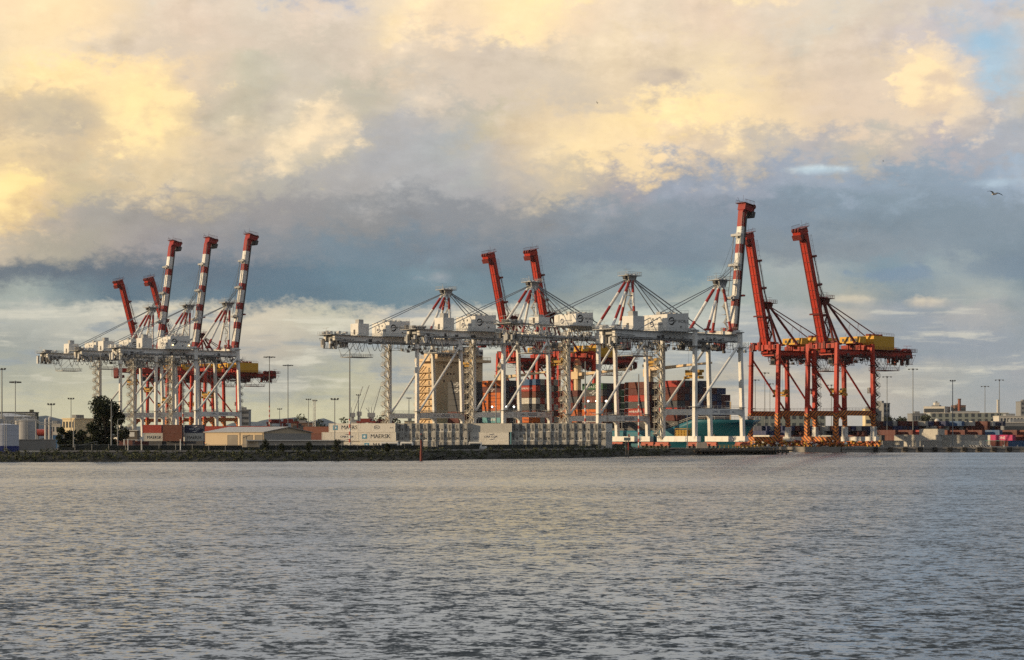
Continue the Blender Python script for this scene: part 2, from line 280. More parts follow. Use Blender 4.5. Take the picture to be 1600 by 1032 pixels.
# ------------------------------------------------------------------ mesh builder
class MB:
    def __init__(s): s.v = []; s.f = []; s.mi = []; s.mats = []
    def _m(s, m):
        if m not in s.mats: s.mats.append(m)
        return s.mats.index(m)
    def add(s, vs, fs, m):
        o = len(s.v); k = s._m(m)
        s.v.extend(tuple(q) for q in vs)
        for f in fs: s.f.append(tuple(i + o for i in f)); s.mi.append(k)
    def box(s, lo, hi, m, top=None):
        """axis box; top=(dx, dy) shrinks the top face"""
        x0, y0, z0 = lo; x1, y1, z1 = hi; a, b = top or (0, 0)
        vs = [(x0, y0, z0), (x1, y0, z0), (x1, y1, z0), (x0, y1, z0), (x0 + a, y0 + b, z1), (x1 - a, y0 + b, z1), (x1 - a, y1 - b, z1), (x0 + a, y1 - b, z1)]
        s.add(vs, [(3, 2, 1, 0), (4, 5, 6, 7), (0, 1, 5, 4), (1, 2, 6, 5), (2, 3, 7, 6), (3, 0, 4, 7)], m)
    def hexa(s, vs, m): s.add(vs, [(3, 2, 1, 0), (4, 5, 6, 7), (0, 1, 5, 4), (1, 2, 6, 5), (2, 3, 7, 6), (3, 0, 4, 7)], m)
    def beam(s, p0, p1, w, h, m, w1=None, h1=None, up=(0, 0, 1)):
        p0 = Vector(p0); p1 = Vector(p1); d = (p1 - p0).normalized(); u = Vector(up)
        if abs(d.dot(u)) > 0.98: u = Vector((1, 0, 0))
        r = d.cross(u).normalized(); u = r.cross(d)
        w1 = w if w1 is None else w1; h1 = h if h1 is None else h1
        vs = [p0 + r * a * w / 2 + u * b * h / 2 for a, b in ((-1, -1), (1, -1), (1, 1), (-1, 1))] + \
             [p1 + r * a * w1 / 2 + u * b * h1 / 2 for a, b in ((-1, -1), (1, -1), (1, 1), (-1, 1))]
        s.hexa(vs, m)
    def tube(s, p0, p1, r, m, r1=None, n=8, caps=True):
        p0 = Vector(p0); p1 = Vector(p1); d = (p1 - p0).normalized()
        u = Vector((0, 0, 1)) if abs(d.z) < 0.95 else Vector((1, 0, 0))
        a = d.cross(u).normalized(); b = d.cross(a); r1 = r if r1 is None else r1
        vs = []
        for p, q in ((p0, r), (p1, r1)):
            for k in range(n):
                t = 2 * math.pi * k / n; vs.append(p + a * math.cos(t) * q + b * math.sin(t) * q)
        fs = [(k, (k + 1) % n, n + (k + 1) % n, n + k) for k in range(n)]
        if caps: fs += [tuple(range(n))[::-1], tuple(range(n, 2 * n))]
        s.add(vs, fs, m)
    def line(s, pts, r, m, n=5):
        for a, b in zip(pts, pts[1:]): s.tube(a, b, r, m, n=n, caps=False)
    def bands(s, p0, p1, r, seq, n=8):
        """tube in coloured lengths: seq = [(end fraction, material), ...]"""
        p0 = Vector(p0); p1 = Vector(p1); t = 0.0
        for e, m in seq: s.tube(p0.lerp(p1, t), p0.lerp(p1, e), r, m, n=n); t = e
    def rail(s, pts, m, h=1.1, r=0.04, step=2.0, mid=True):
        for a, b in zip(pts, pts[1:]):
            a = Vector(a); b = Vector(b); L = (b - a).length; k = max(1, int(L / step)); up = Vector((0, 0, h))
            s.tube(a + up, b + up, r, m, n=4, caps=False)
            if mid: s.tube(a + up * 0.5, b + up * 0.5, r * 0.8, m, n=4, caps=False)
            for i in range(k + 1):
                q = a.lerp(b, i / k); s.tube(q, q + up, r, m, n=4, caps=False)
    def lattice(s, a, b, c, d, k, r, m):
        """truss panel between chords a-b and c-d"""
        a, b, c, d = map(Vector, (a, b, c, d)); s.tube(a, b, r * 1.3, m, n=5); s.tube(c, d, r * 1.3, m, n=5)
        for i in range(k):
            p = a.lerp(b, i / k); q = c.lerp(d, (i + 0.5) / k); p2 = a.lerp(b, (i + 1) / k)
            s.tube(p, q, r, m, n=4); s.tube(q, p2, r, m, n=4)
    def sphere(s, c, r, m, n=8, k=5, sq=(1, 1, 1)):
        vs = []; c = Vector(c)
        for i in range(k + 1):
            ph = math.pi * i / k
            for j in range(n):
                th = 2 * math.pi * j / n
                vs.append(c + Vector((math.sin(ph) * math.cos(th) * r * sq[0], math.sin(ph) * math.sin(th) * r * sq[1], math.cos(ph) * r * sq[2])))
        s.add(vs, [(i * n + j, (i + 1) * n + j, (i + 1) * n + (j + 1) % n, i * n + (j + 1) % n) for i in range(k) for j in range(n)], m)
    def text(s, txt, org, xd, up, size, m, align='C', sx=1.0):
        vs, fs, w = glyphs(txt); xd = Vector(xd).normalized(); up = Vector(up).normalized(); org = Vector(org)
        o = {'C': -w / 2, 'L': 0.0, 'R': -w}[align]
        s.add([org + xd * (x + o) * size * sx + up * y * size for x, y in vs], fs, m)
    def shape2d(s, pts, org, xd, up, m):
        xd = Vector(xd).normalized(); up = Vector(up).normalized(); org = Vector(org)
        s.add([org + xd * x + up * y for x, y in pts], [tuple(range(len(pts)))], m)
    def mesh(s, name, smooth=False):
        me = bpy.data.meshes.new(name); me.from_pydata(s.v, [], s.f)
        for m in s.mats: me.materials.append(m)
        me.polygons.foreach_set('material_index', s.mi)
        if smooth: me.polygons.foreach_set('use_smooth', [True] * len(s.f))
        me.update(); return me
    def build(s, name, parent=None, smooth=False, label=None):
        o = bpy.data.objects.new(name, s.mesh(name, smooth)); COL.objects.link(o)
        if parent is not None: o.parent = parent
        if label: o['label'] = label
        return o
_gl = {}
def glyphs(txt):
    if txt not in _gl:
        cu = bpy.data.curves.new('text', 'FONT'); cu.body = txt; cu.size = 1.0; cu.resolution_u = 2
        ob = bpy.data.objects.new('text', cu); me = bpy.data.meshes.new_from_object(ob)
        vs = [(v.co.x, v.co.y) for v in me.vertices]; fs = [tuple(p.vertices) for p in me.polygons]
        w = max(v[0] for v in vs) + min(v[0] for v in vs)
        _gl[txt] = (vs, fs, w)
        bpy.data.objects.remove(ob); bpy.data.meshes.remove(me); bpy.data.curves.remove(cu)
    return _gl[txt]

def empty(name, loc, rz=0.0):
    o = bpy.data.objects.new(name, None); COL.objects.link(o); o.location = loc; o.rotation_euler = (0, 0, rz); o.empty_display_size = 0.5
    return o
def tag(o, label, cat, group=None):
    o['label'] = label; o['category'] = cat
    if group: o['group'] = group
    return o
def kind(o, k): o['kind'] = k; return o
def part_copy(mesh, name, parent):
    o = bpy.data.objects.new(name, mesh); COL.objects.link(o); o.parent = parent; return o
ORD = ['first', 'second', 'third', 'fourth', 'fifth', 'sixth', 'seventh', 'eighth', 'ninth', 'tenth', 'eleventh', 'twelfth',
       'thirteenth', 'fourteenth', 'fifteenth', 'sixteenth', 'seventeenth', 'eighteenth', 'nineteenth', 'twentieth']

# ------------------------------------------------------------------ the dock's axes
TH = R(40.0)
B = Vector((math.cos(TH), math.sin(TH), 0))          # across the dock, away from the left quay
RL = Vector((-math.sin(TH), math.cos(TH), 0))        # along the dock, inland
W0 = Vector((69.5, 730.0, 0)); E0 = Vector((140.0, 850.0, 0))
GZ = 2.3                                              # terminal ground above the water
def wq(s, x=0.0, z=GZ): return W0 + RL * s + B * x + Vector((0, 0, z))
def eq(s, x=0.0, z=GZ): return E0 + RL * s - B * x + Vector((0, 0, z))     # x positive towards the dock
def wat(px, py): return at(px, py, CAM_H * F / (py - HZ))                   # point on the water surface

# ------------------------------------------------------------------ water
def water_material():
    """wind chop: the facet slopes come straight from noise fields, so distant water keeps its roughness"""
    m = bpy.data.materials.new('harbour_water'); m.use_nodes = True; t = NT(m.node_tree); p = t.n['Principled BSDF']
    tc = t.new('ShaderNodeTexCoord'); v = tc.outputs['Object']
    def field(x, y, scale, detail, dist):
        mp = t.new('ShaderNodeMapping'); t.l.new(v, mp.inputs[0]); mp.inputs['Scale'].default_value = (x, y, 1); mp.inputs['Rotation'].default_value = (0, 0, 0.12)
        n = t.new('ShaderNodeTexNoise'); t.l.new(mp.outputs[0], n.inputs['Vector']); n.inputs['Scale'].default_value = scale; n.inputs['Detail'].default_value = detail
        n.inputs['Roughness'].default_value = 0.6; n.inputs['Distortion'].default_value = dist
        sp = t.new('ShaderNodeSeparateColor'); t.l.new(n.outputs['Color'], sp.inputs[0])
        return [t.m('SUBTRACT', q, 0.5) for q in sp.outputs[:2]]
    a1, b1 = field(0.95, 1.0, 1.9, 3, 0.4)
    a2, b2 = field(1.0, 1.0, 5.5, 2, 0.2)
    a0, b0 = field(0.9, 1.0, 0.55, 2, 0.4)
    a3, b3 = field(0.35, 1.0, 0.13, 3, 0.5)              # wave groups
    mp = t.new('ShaderNodeMapping'); t.l.new(v, mp.inputs[0]); mp.inputs['Scale'].default_value = (0.22, 1.0, 1)
    gust = t.noise(mp.outputs[0], 0.022, 4, 0.62, 0.6)
    amp = t.mr(gust, 0.34, 0.66, 0.50, 1.35)
    sx_ = t.m('MULTIPLY', t.m('ADD', t.m('MULTIPLY', a1, 1.1), t.m('MULTIPLY', a2, 0.7)), amp)
    sy_ = t.m('MULTIPLY', t.m('ADD', t.m('ADD', t.m('ADD', t.m('MULTIPLY', b1, 2.5), t.m('MULTIPLY', b3, 0.25)), t.m('MULTIPLY', b0, 0.9)), t.m('MULTIPLY', b2, 1.7)), amp)
    sy_ = t.m('SUBTRACT', sy_, t.mr(gust, 0.34, 0.66, 0.10, 0.18))                     # wind-blown waves: steeper, larger faces on the near side
    sy_ = t.m('SMOOTH_MIN', sy_, -0.095, 0.09)           # seen from the shore the far slopes hide behind the crests
    nv = t.new('ShaderNodeVectorMath', operation='NORMALIZE'); t.l.new(t.comb(sx_, sy_, 1.0), nv.inputs[0]); t.l.new(nv.outputs[0], p.inputs['Normal'])
    p.inputs['Base Color'].default_value = (0.026, 0.036, 0.046, 1); p.inputs['Roughness'].default_value = 0.045
    p.inputs['IOR'].default_value = 1.36; p.inputs['Specular IOR Level'].default_value = 0.5
    return m
def sheet(name, pts, z, m, holes=None):
    from mathutils.geometry import tessellate_polygon
    vs = [Vector((p[0], p[1], 0)) for p in pts]; me = bpy.data.meshes.new(name); tris = []
    for q in tessellate_polygon([vs]):
        a_, b_, c_ = (vs[i] for i in q); tris.append(tuple(q) if (b_ - a_).cross(c_ - a_).z > 0 else tuple(q)[::-1])
    me.from_pydata([(p.x, p.y, z) for p in vs], [], tris); me.materials.append(m)
    o = bpy.data.objects.new(name, me); COL.objects.link(o); return kind(o, 'structure')
WATER = water_material()
sheet('water', [(-9000, -1500), (9000, -1500), (9000, 1700), (-9000, 1700)], 0.0, WATER)

# ------------------------------------------------------------------ land: terminal ground with its quay walls
BANK = [wat(*q) for q in ((-500, 722.6), (0, 722.4), (180, 722.0), (350, 721.6), (500, 720.8), (655, 720.3), (720, 718.4), (880, 716.4),
                          (1000, 713.2), (1060, 712.0), (1150, 711.3), (1214, 710.7))]
BANK[0] = Vector((-220, 472, 0))
WE, EE = 14.8, 14.8
tip = wq(-24, WE, 0)
edge_pts = [(-9000, 470), *[(p.x, p.y) for p in BANK], (tip.x, tip.y)]
dock = [wq(760, WE, 0), eq(760, EE, 0)]
ecorner = eq(-13.7, EE, 0)
OUT = edge_pts + [(p.x, p.y) for p in dock] + [(ecorner.x, ecorner.y), (9000, 830), (40000, 40000), (-40000, 40000), (-40000, 470)]
ASPH = mat('yard_asphalt', (0.075, 0.072, 0.068), 0.9, 0.3, 0.05, 0.6, (0.13, 0.11, 0.09), streak=False)
ins = [(p[0], p[1] + 7.0) for p in edge_pts[:-1]]    # the yard stops short of the sloping river bank
DI = [(dock[0].x, dock[0].y), (dock[1].x, dock[1].y)]
sheet('terminal_ground', ins + [edge_pts[-1], DI[0], (DI[0][0], 1700), (-9000, 1700)], GZ, ASPH)
sheet('terminal_ground', [(ecorner.x, ecorner.y), (9000, 830), (9000, 1700), (DI[0][0], 1700), DI[0], DI[1]], GZ, ASPH)
sheet('terrain', [(-9000, 1700), (9000, 1700), (30000, 14000), (30000, 40000), (-30000, 40000), (-30000, 14000)], GZ, ASPH)
def wall_strip(name, a, b, z0, z1, m):
    mb = MB(); mb.add([(a.x, a.y, z0), (b.x, b.y, z0), (b.x, b.y, z1), (a.x, a.y, z1)], [(0, 1, 2, 3)], m); return mb
# ------------------------------------------------------------------ ship-to-shore gantry cranes
def logo_arcs(mb, org, xd, up, r, m):
    """round swirl emblem: two crescent arcs"""
    for a0, a1, r0, r1 in ((20, 200, 0.62, 1.0), (215, 375, 0.55, 1.0)):
        n = 10; po = []; pi = []
        for k in range(n + 1):
            a = R(a0 + (a1 - a0) * k / n); ta = math.sin(math.pi * k / n)
            po.append((math.cos(a) * r * r1, math.sin(a) * r * r1)); q = r * (r1 - (r1 - r0) * (0.25 + 0.75 * ta)); pi.append((math.cos(a) * q, math.sin(a) * q))
        for k in range(n): mb.shape2d([po[k], po[k + 1], pi[k + 1], pi[k]], org, xd, up, m)
    mb.shape2d([(-0.55 * r, -0.12 * r), (0.75 * r, 0.1 * r), (0.75 * r, 0.3 * r), (-0.55 * r, 0.12 * r)], org, xd, up, m)

def gantry_crane(c, pos, rot, label, G, W, Hg, Hp, apex_h, boom_deg, boom_len, group, red=False, head=None, bsize=None, hz=1.7, apex_x=11.5, backreach=-50,
                 hx=16.5, truss=False, trolley_x=-2.0, spreader_z=None, lit=False, bands=None, legpaint=True, near_tower=False, house=True):
    rnd = random.Random(int(pos.x * 7 + pos.y))
    root = empty('gantry_crane', pos, rot); tag(root, label, 'crane', group)
    ns = 1.0 if red else -1.0                       # side (local y) nearest the camera
    P1 = RED if red else WHITE; P2 = DRED if red else WGREY; LO = HAZ if red else WHITE
    yl = W / 2; xl, xs = -G / 2, G / 2; sp = 0.0 if red else 1.5
    zs = 2.6                                        # sill underside
    leg_top = Hg + (5.2 if red else 3.3)
    lw = 2.0 if red else 1.4
    # legs
    for x, bx in ((xl, xl - (0.9 if red else 0)), (xs, xs + sp + (0.9 if red else 0))):
        for y in (-yl, yl):
            mb = MB(); t = (Hp - zs) / (leg_top - zs)
            land_white = red and x == xl
            mid = Vector((bx + (x - bx) * t, y, Hp))
            if red:
                z1 = zs + 6.0
                if land_white:
                    mb.beam((bx, y, zs), (bx, y, z1), 2.0, 1.9, OFFW, up=(1, 0, 0)); mb.beam((bx, y, z1), mid, 1.6, 1.6, HAZ, up=(1, 0, 0))
                else: mb.beam((bx, y, zs), mid, 1.75, 1.7, HAZ, up=(1, 0, 0))
                mb.beam(mid, (x, y, leg_top), 1.6, 1.55, RED, w1=1.5, h1=1.4, up=(1, 0, 0))
                for zz in (Hp + 2, Hg - 4): mb.box((x - 1.2, y - 1.2, zz), (x + 1.2, y + 1.2, zz + 0.3), DRED)
            else:
                mb.beam((bx, y, zs), mid, lw, lw, P1, up=(1, 0, 0)); mb.beam(mid, (x, y, leg_top), lw, lw * 0.95, P1, w1=lw * 0.94, h1=lw * 0.85, up=(1, 0, 0))
                mb.box((x - 1.15, y - 1.1, leg_top - 0.001), (x + 1.15, y + 1.1, leg_top + 0.35), WGREY)
                for zz in (Hp + 1.6, Hg - 2.2):       # access platforms round the leg
                    mb.box((x - 1.7, y - 1.6, zz), (x + 1.7, y + 1.6, zz + 0.12), WGREY)
            mb.build('leg', root)
    # portal beams along the boom direction, both sides
    for y in (-yl, yl):
        mb = MB(); x1, x2 = xl + lw / 2 - 0.2, xs + sp * 0.75 - lw / 2 + 0.2
        mb.box((x1, y - 0.65, Hp - 1.1), (x2, y + 0.65, Hp + 1.05), LO)
        for x, s in ((x1, 1), (x2, -1)):             # gusset haunches
            mb.add([(x, y - 0.5, Hp - 1.1), (x + s * 1.2, y - 0.5, Hp - 1.1), (x, y - 0.5, Hp - 2.6), (x, y + 0.5, Hp - 1.1), (x + s * 1.2, y + 0.5, Hp - 1.1), (x, y + 0.5, Hp - 2.6)],
                   [(0, 1, 2), (5, 4, 3), (1, 4, 5, 2), (0, 2, 5, 3)], LO)
        mb.rail([(x1, y + ns * 0.5, Hp + 1.05), (x2, y + ns * 0.5, Hp + 1.05)], P2, 1.1, 0.05)
        pb = mb.build('portal_beam', root)
        if y * ns > 0 and not red and legpaint:
            tb = MB(); yy = y + ns * 0.68
            tb.text('ZPMC', (xl + G * 0.42, yy, Hp - 0.45), (1, 0, 0), (0, 0, 1), 1.15, NAVYINK)
            for k in range(3): tb.box((xl + G * 0.52, yy - 0.02, Hp - 0.5 + k * 0.45), (xl + G * 0.74, yy + 0.02, Hp - 0.35 + k * 0.45), NAVYINK)
            tb.text('40t', (xl + G * 0.82, yy, Hp - 0.4), (1, 0, 0), (0, 0, 1), 0.9, NAVYINK)
            tb.build('lettering', pb)
    for x in (xl, xs):                                # cross beams joining the legs across the rails, high up
        mb = MB()
        mb.box((x - 0.9, -yl + 0.75, Hg + 3.0), (x + 0.9, yl - 0.75, Hg + (5.0 if red else 4.3)), P1)
        if red:
            for k in range(9): yy = rnd.uniform(-yl + 1, yl - 1); mb.box((x - 1.4, yy - 0.6, Hg + rnd.uniform(2.2, 3.4)), (x + 1.4, yy + 0.6, Hg + rnd.uniform(4.6, 6.4)), rnd.choice([RED, DRED, RED]))
        mb.rail([(x - 0.9, -yl, Hg + (5.0 if red else 4.3)), (x - 0.9, yl, Hg + (5.0 if red else 4.3))], P2, 1.1, 0.05)
        mb.build('cross_beam', root)
    # sill beams and bogies
    for x, seaside in ((xl - (0.9 if red else 0), False), (xs + sp + (0.9 if red else 0), True)):
        mb = MB(); m = (HAZ if seaside else OFFW) if red else WHITE
        mb.box((x - 1.0, -yl - 2.0, zs - 0.3), (x + 1.0, yl + 2.0, zs + 1.7), m)
        mb.build('sill_beam', root)
        for y in (-yl, yl):
            bm_ = MB(); cm = SPR if red else SALM
            bm_.beam((x, y - 3.4, 1.75), (x, y + 3.4, 1.75), 0.9, 0.7, HAZ if red else SALM)
            for q in (-2.1, 2.1):
                bm_.box((x - 0.7, y + q - 1.7, 0.75), (x + 0.7, y + q + 1.7, 1.42), HAZ if red else SALM, top=(0, 0.5))
                for w in (-1.0, 1.0): bm_.tube((x - 0.45, y + q + w, 0.45), (x + 0.45, y + q + w, 0.45), 0.45, DGREY if not red else cm, n=10)
            bm_.box((x - 0.3, y - 0.4, 1.3), (x + 0.3, y + 0.4, zs - 0.3), DGREY)
            bm_.build('bogie', root)
    if red:                                           # drum and buffer clutter between the bogies
        mb = MB()
        for k in range(120):
            y = rnd.uniform(-yl - 5, yl + 5); x = rnd.choice([xs + 0.9, xs + 0.9, xl - 0.9]) + rnd.uniform(-2.0, 2.0); z = rnd.uniform(0.4, 2.5)
            if rnd.random() < 0.5: mb.tube((x - 0.5, y, z), (x + 0.5, y, z), rnd.uniform(0.3, 0.6), rnd.choice([ORG, ORG, HAZ, OFFW, SALM]), n=8)
            else: mb.box((x - 0.5, y - 0.5, z - 0.35), (x + 0.5, y + 0.5, z + 0.35), rnd.choice([HAZ, ORG, SPR, DRED]))
        mb.build('travel_drive', root)
    # diagonal braces
    for y in (-yl, yl):
        mb = MB(); mb.tube((xs - 0.3, y, Hg - 0.8), (xl + 0.9, y, Hp + 1.4), 0.42 if red else 0.48, P1, n=10)
        mb.build('diagonal_brace', root)
    # main girder
    xh = hx - 1.0
    g = MB()
    if truss:
        for y in (-3.4, 3.4):
            g.lattice((backreach, y, Hg + 0.2), (xh, y, Hg + 0.2), (backreach, y, Hg + 4.3), (xh, y, Hg + 4.3), 22, 0.16, WHITE)
            g.beam((backreach, y, Hg + 0.1), (xh, y, Hg + 0.1), 0.6, 0.7, WGREY)
        for k in range(12):
            x = backreach + (xh - backreach) * k / 11; g.tube((x, -3.4, Hg + 4.3), (x, 3.4, Hg + 4.3), 0.14, WHITE, n=5); g.tube((x, -3.4, Hg + 0.2), (x, 3.4, Hg + 0.2), 0.14, WHITE, n=5)
        gtop = Hg + 4.4
    else:
        for y in (-3.3, 3.3):
            g.box((backreach, y - 0.75, Hg + 0.55), (xh, y + 0.75, Hg + 2.75), P1)
            g.box((backreach, y - 0.95, Hg + 0.40), (xh, y + 0.95, Hg + 0.54), P2)
            g.box((backreach, y * 0.8 - 0.2, Hg), (xh, y * 0.8 + 0.2, Hg + 0.39), DGREY)       # trolley rail
        for k in range(9):
            x = backreach + 1.5 + (xh - backreach - 3) * k / 8; g.box((x - 0.4, -2.5, Hg + 1.2), (x + 0.4, 2.5, Hg + 2.6), P2)
        gtop = Hg + 2.76
    go = g.build('girder', root)
    wk = MB()
    for y in (-4.3, 4.3):
        wk.box((backreach - 1.5, y - 0.5, gtop - 0.1), (xh, y + 0.5, gtop), P2)
        wk.rail([(backreach - 1.5, y + math.copysign(0.45, y), gtop), (xh, y + math.copysign(0.45, y), gtop)], P2, 1.1, 0.045, 2.4)
    for k in range(26):                               # conduits, lights and brackets under the walkway
        x = rnd.uniform(backreach, xh); wk.box((x, ns * 4.2 - 0.3, Hg - rnd.uniform(0.0, 0.8)), (x + rnd.uniform(0.4, 1.6), ns * 4.2 + 0.3, Hg + rnd.uniform(0.2, 1.6)), rnd.choice([P2, DGREY, P2]))
    wk.build('walkway', root)
    # festoon cable loops under the girder
    fe = MB(); x = backreach + 3; yf = ns * 4.6
    while x < xh - 2:
        w = rnd.uniform(2.0, 3.4); d = rnd.uniform(2.4, 3.9)
        fe.line([(x + w * k / 6, yf, Hg - 0.1 - d * (1 - (2 * k / 6 - 1) ** 2)) for k in range(7)], 0.12, CABLE, n=4)
        x += w + (0 if rnd.random() < 0.75 else rnd.uniform(2, 7))
    fe.beam((backreach + 2, yf, Hg), (xh, yf, Hg), 0.2, 0.25, P2)
    fe.build('festoon_cable', root)
    # rear end: winch platform, lattice and hanging maintenance gondola
    re = MB(); x0, x1 = backreach - 2.5, backreach + 7.5
    re.box((x0, -5, gtop + 0.02), (x1, 5, gtop + 0.22), P2); re.rail([(x1, ns * 5, gtop + 0.2), (x0, ns * 5, gtop + 0.2), (x0, -ns * 5, gtop + 0.2)], P2, 1.2, 0.05, 1.5)
    for k in range(14):
        x = rnd.uniform(x0 + 1, x1 - 1); y = rnd.uniform(-4, 4)
        if rnd.random() < 0.5: re.tube((x, y - 0.8, gtop + 1.0), (x, y + 0.8, gtop + 1.0), rnd.uniform(0.4, 0.8), rnd.choice([P2, DGREY, P1]), n=10)
        else: re.box((x - 0.6, y - 0.6, gtop + 0.22), (x + 0.6, y + 0.6, gtop + rnd.uniform(0.8, 2.0)), rnd.choice([P2, P1, DGREY]))
    for k in range(16):
        x = rnd.uniform(x0 + 1, x1); y = rnd.uniform(-4.4, 4.4); re.box((x - 0.5, y - 0.5, Hg - rnd.uniform(0.5, 3)), (x + 0.5, y + 0.5, Hg + rnd.uniform(0, 1.5)), rnd.choice([P2, DGREY, P2, P1]))
    for y in (-4.4, 4.4): re.lattice((x0 + 0.5, y, Hg + 1.5), (x1 + 2, y, Hg + 1.0), (x0 + 2.5, y, Hg - 2.6), (x1 - 1, y, Hg - 2.6), 5, 0.09, P2)
    re.tube((x0 + 1, 0, gtop), (x0 + 1, 0, gtop + 3.0), 0.07, P2, n=5); re.tube((x0 + 1, -2, gtop + 3.0), (x0 + 1, 2.5, gtop + 2.8), 0.07, P2, n=5)
    re.build('rear_platform', root)
    hg = MB(); xa, xb, zb = backreach + 9, backreach + 19, Hg - (5.4 if red else 6.0)
    for x, xt in ((xa, xa - 3), (xb, xb - 3)):
        for y in (-3.5, 3.5): hg.tube((x, y, zb), (xt, y, Hg), 0.09, P2, n=5); hg.tube((xa, y, zb), (xb - 3, y, Hg), 0.07, P2, n=5)
    hg.box((xa - 0.5, -4, zb - 0.25), (xb + 0.5, 4, zb), P2); hg.rail([(xa - 0.5, ns * 4, zb), (xb + 0.5, ns * 4, zb), (xb + 0.5, -ns * 4, zb), (xa - 0.5, -ns * 4, zb)], P2, 1.2, 0.06, 1.2)
    hg.build('maintenance_gondola', root)
    # machinery house
    if house:
        hm = MB(); hc = YEL if red else OFFW
        fl = gtop + (0.3 if not red else 0.4)
        hx0, hx1 = (-28.2, -14.6) if red else (-23.6, -12.9)
        if truss: hx0, hx1 = -21.5, -12.8
        hh = 5.9 if not truss else 4.4
        ya, yb = -6.2, 6.2
        z = fl
        hm.hexa([(hx0, ya, z), (hx1, ya, z), (hx1, yb, z), (hx0, yb, z), (hx0, ya, z + hh), (hx1, ya, z + hh + (0 if red else 0.75)), (hx1, yb, z + hh + (0 if red else 0.75)), (hx0, yb, z + hh)], hc)
        hm.box((hx0 - 1.6, ya - 1.2, z - 0.28), (hx1 + 0.3, yb + 1.2, z - 0.02), P2)
        yn = (yb if ns > 0 else ya)
        hm.rail([(hx0 - 1.5, -yn - ns * -1.1, z), (hx0 - 1.5, yn + ns * 1.1, z), (hx1, yn + ns * 1.1, z)], P2, 1.1, 0.05, 1.6)
        hm.rail([(hx0, yn, z + hh + 0.1), (hx1, yn, z + hh + 0.6)], P2, 1.0, 0.05, 1.6)
        for k in range(4): hm.box((hx0 + 1.5 + k * 2.6, -1, z + hh + 0.2), (hx0 + 2.6 + k * 2.6, 1, z + hh + 1.1), P2)
        ho = hm.build('machinery_house', root)
        w = MB()                                      # vents, louvres and doors on the end wall
        if red:
            w.box((hx1 + 0.01, -4.6, z + 0.6), (hx1 + 0.1, -3.4, z + 2.7), DGREY)
            w.build('door', ho)
            yb2 = MB(); yb2.box((hx1 + 0.1, -5.5, z + 0.3), (hx1 + 2.0, 1.5, z + 5.0), YEL); yb2.box((-10.4, -6.0, z + 2.6), (-6.5, 5.4, z + 5.4), YEL)
            for k in range(4): yb2.box((-6.5, -4.6 + k * 2.3, z + 3.4), (-6.42, -3.4 + k * 2.3, z + 4.6), DGREY)
            yb2.build('switchgear_cabin', root)
        else:
            for y, z0, ww, hh2 in ((-3.6, 1.6, 0.9, 2.6), (3.2, 1.6, 0.9, 2.6), (-1.4, 4.0, 0.6, 0.7), (0.8, 4.0, 0.6, 0.7)):
                w = MB(); w.box((hx0 - 0.10, y, z + z0), (hx0 - 0.01, y + ww, z + z0 + hh2), mat('vent_light_grey', (0.45, 0.45, 0.43), 0.6) if hh2 > 2 else DGREY); w.build('vent' if hh2 > 2 else 'window', ho)
            L = MB(); yy = yn + ns * 0.03; xm = (hx0 + hx1) / 2
            logo_arcs(L, (hx0 + 2.2, yy, z + hh * 0.58), (1, 0, 0), (0, 0, 1), 1.5, INK)
            L.build('emblem', ho); L = MB(); L.text('DP WORLD', (xm + 1.6, yy, z + hh * 0.50), (1, 0, 0), (0, 0, 1), 1.6 if not truss else 1.3, INK)
            L.shape2d([(-0.5, 0.9), (0.5, 0.9), (0.0, 0.0)], (xm + 1.5, yy, z + 0.9), (1, 0, 0), (0, 0, 1), INK)
            L.build('lettering', ho)
            L2 = MB(); logo_arcs(L2, (hx0 - 0.13, 1.6, z + hh * 0.42), (0, -1, 0), (0, 0, 1), 0.95, NAVYINK)
            L2.build('emblem', ho); L2 = MB(); L2.text('DP WORLD', (hx0 - 0.13, -1.8, z + hh * 0.36), (0, -1, 0), (0, 0, 1), 0.85, NAVYINK); L2.build('lettering', ho)
            e = MB(); e.box((-37.5, -3.2, gtop + 0.25), (-32.0, 2.4, gtop + 5.2 if not truss else gtop + 3), OFFW); e.box((-36, -1.5, gtop + 5.2 if not truss else gtop + 3), (-33.6, 1, gtop + 7.0 if not truss else gtop + 4), WGREY)
            e.box((-37.6, -1.0, gtop + 0.6), (-37.51, 0.1, gtop + 2.7), DGREY); e.build('electrical_house', root)
            if lit:
                for y in (-4.6, -2.6):
                    q = MB(); q.sphere((hx0 + 1.2 if y == -2.6 else hx1 - 0.3, yn + ns * 0.35, z + 1.8), 0.28, WLAMP); q.build('floodlight', root)
    # apex frame
    A = Vector((apex_x, 0, apex_h)); zt = Hg + (4.5 if not red else 5.9)
    seq = [(0.13, WHITE), (0.40, CRED), (0.82, WHITE), (1.0, CRED)] if not red else [(1.0, DRED)]
    if truss: seq = [(0.28, CRED), (0.55, WHITE), (0.82, CRED), (1.0, WHITE)]
    xb_, xf_ = (-1.5, 10.6) if not red else (-4.6, 9.6)
    for x in (xb_, xf_):
        for y in (-4.6, 4.6):
            mb = MB(); a = A + Vector((0.5 if x > 5 else -0.5, math.copysign(0.9, y), -1.0)); mb.bands(a, (x, y, zt - (0 if not red else 0.4)), 0.55, seq, n=10)
            mb.box((x - 0.9, y - 0.9, zt - 0.6), (x + 0.9, y + 0.9, zt + 0.15), CRED if not red else DRED)
            mb.build('apex_leg', root)
    ap = MB()
    ap.box((A.x - 3.6, -3.0, A.z), (A.x + 3.6, 3.0, A.z + 0.25), P2); ap.rail([(A.x - 3.6, -ns * 3, A.z + 0.2), (A.x - 3.6, ns * 3, A.z + 0.2), (A.x + 3.6, ns * 3, A.z + 0.2), (A.x + 3.6, -ns * 3, A.z + 0.2)], P2, 1.3, 0.06, 1.2)
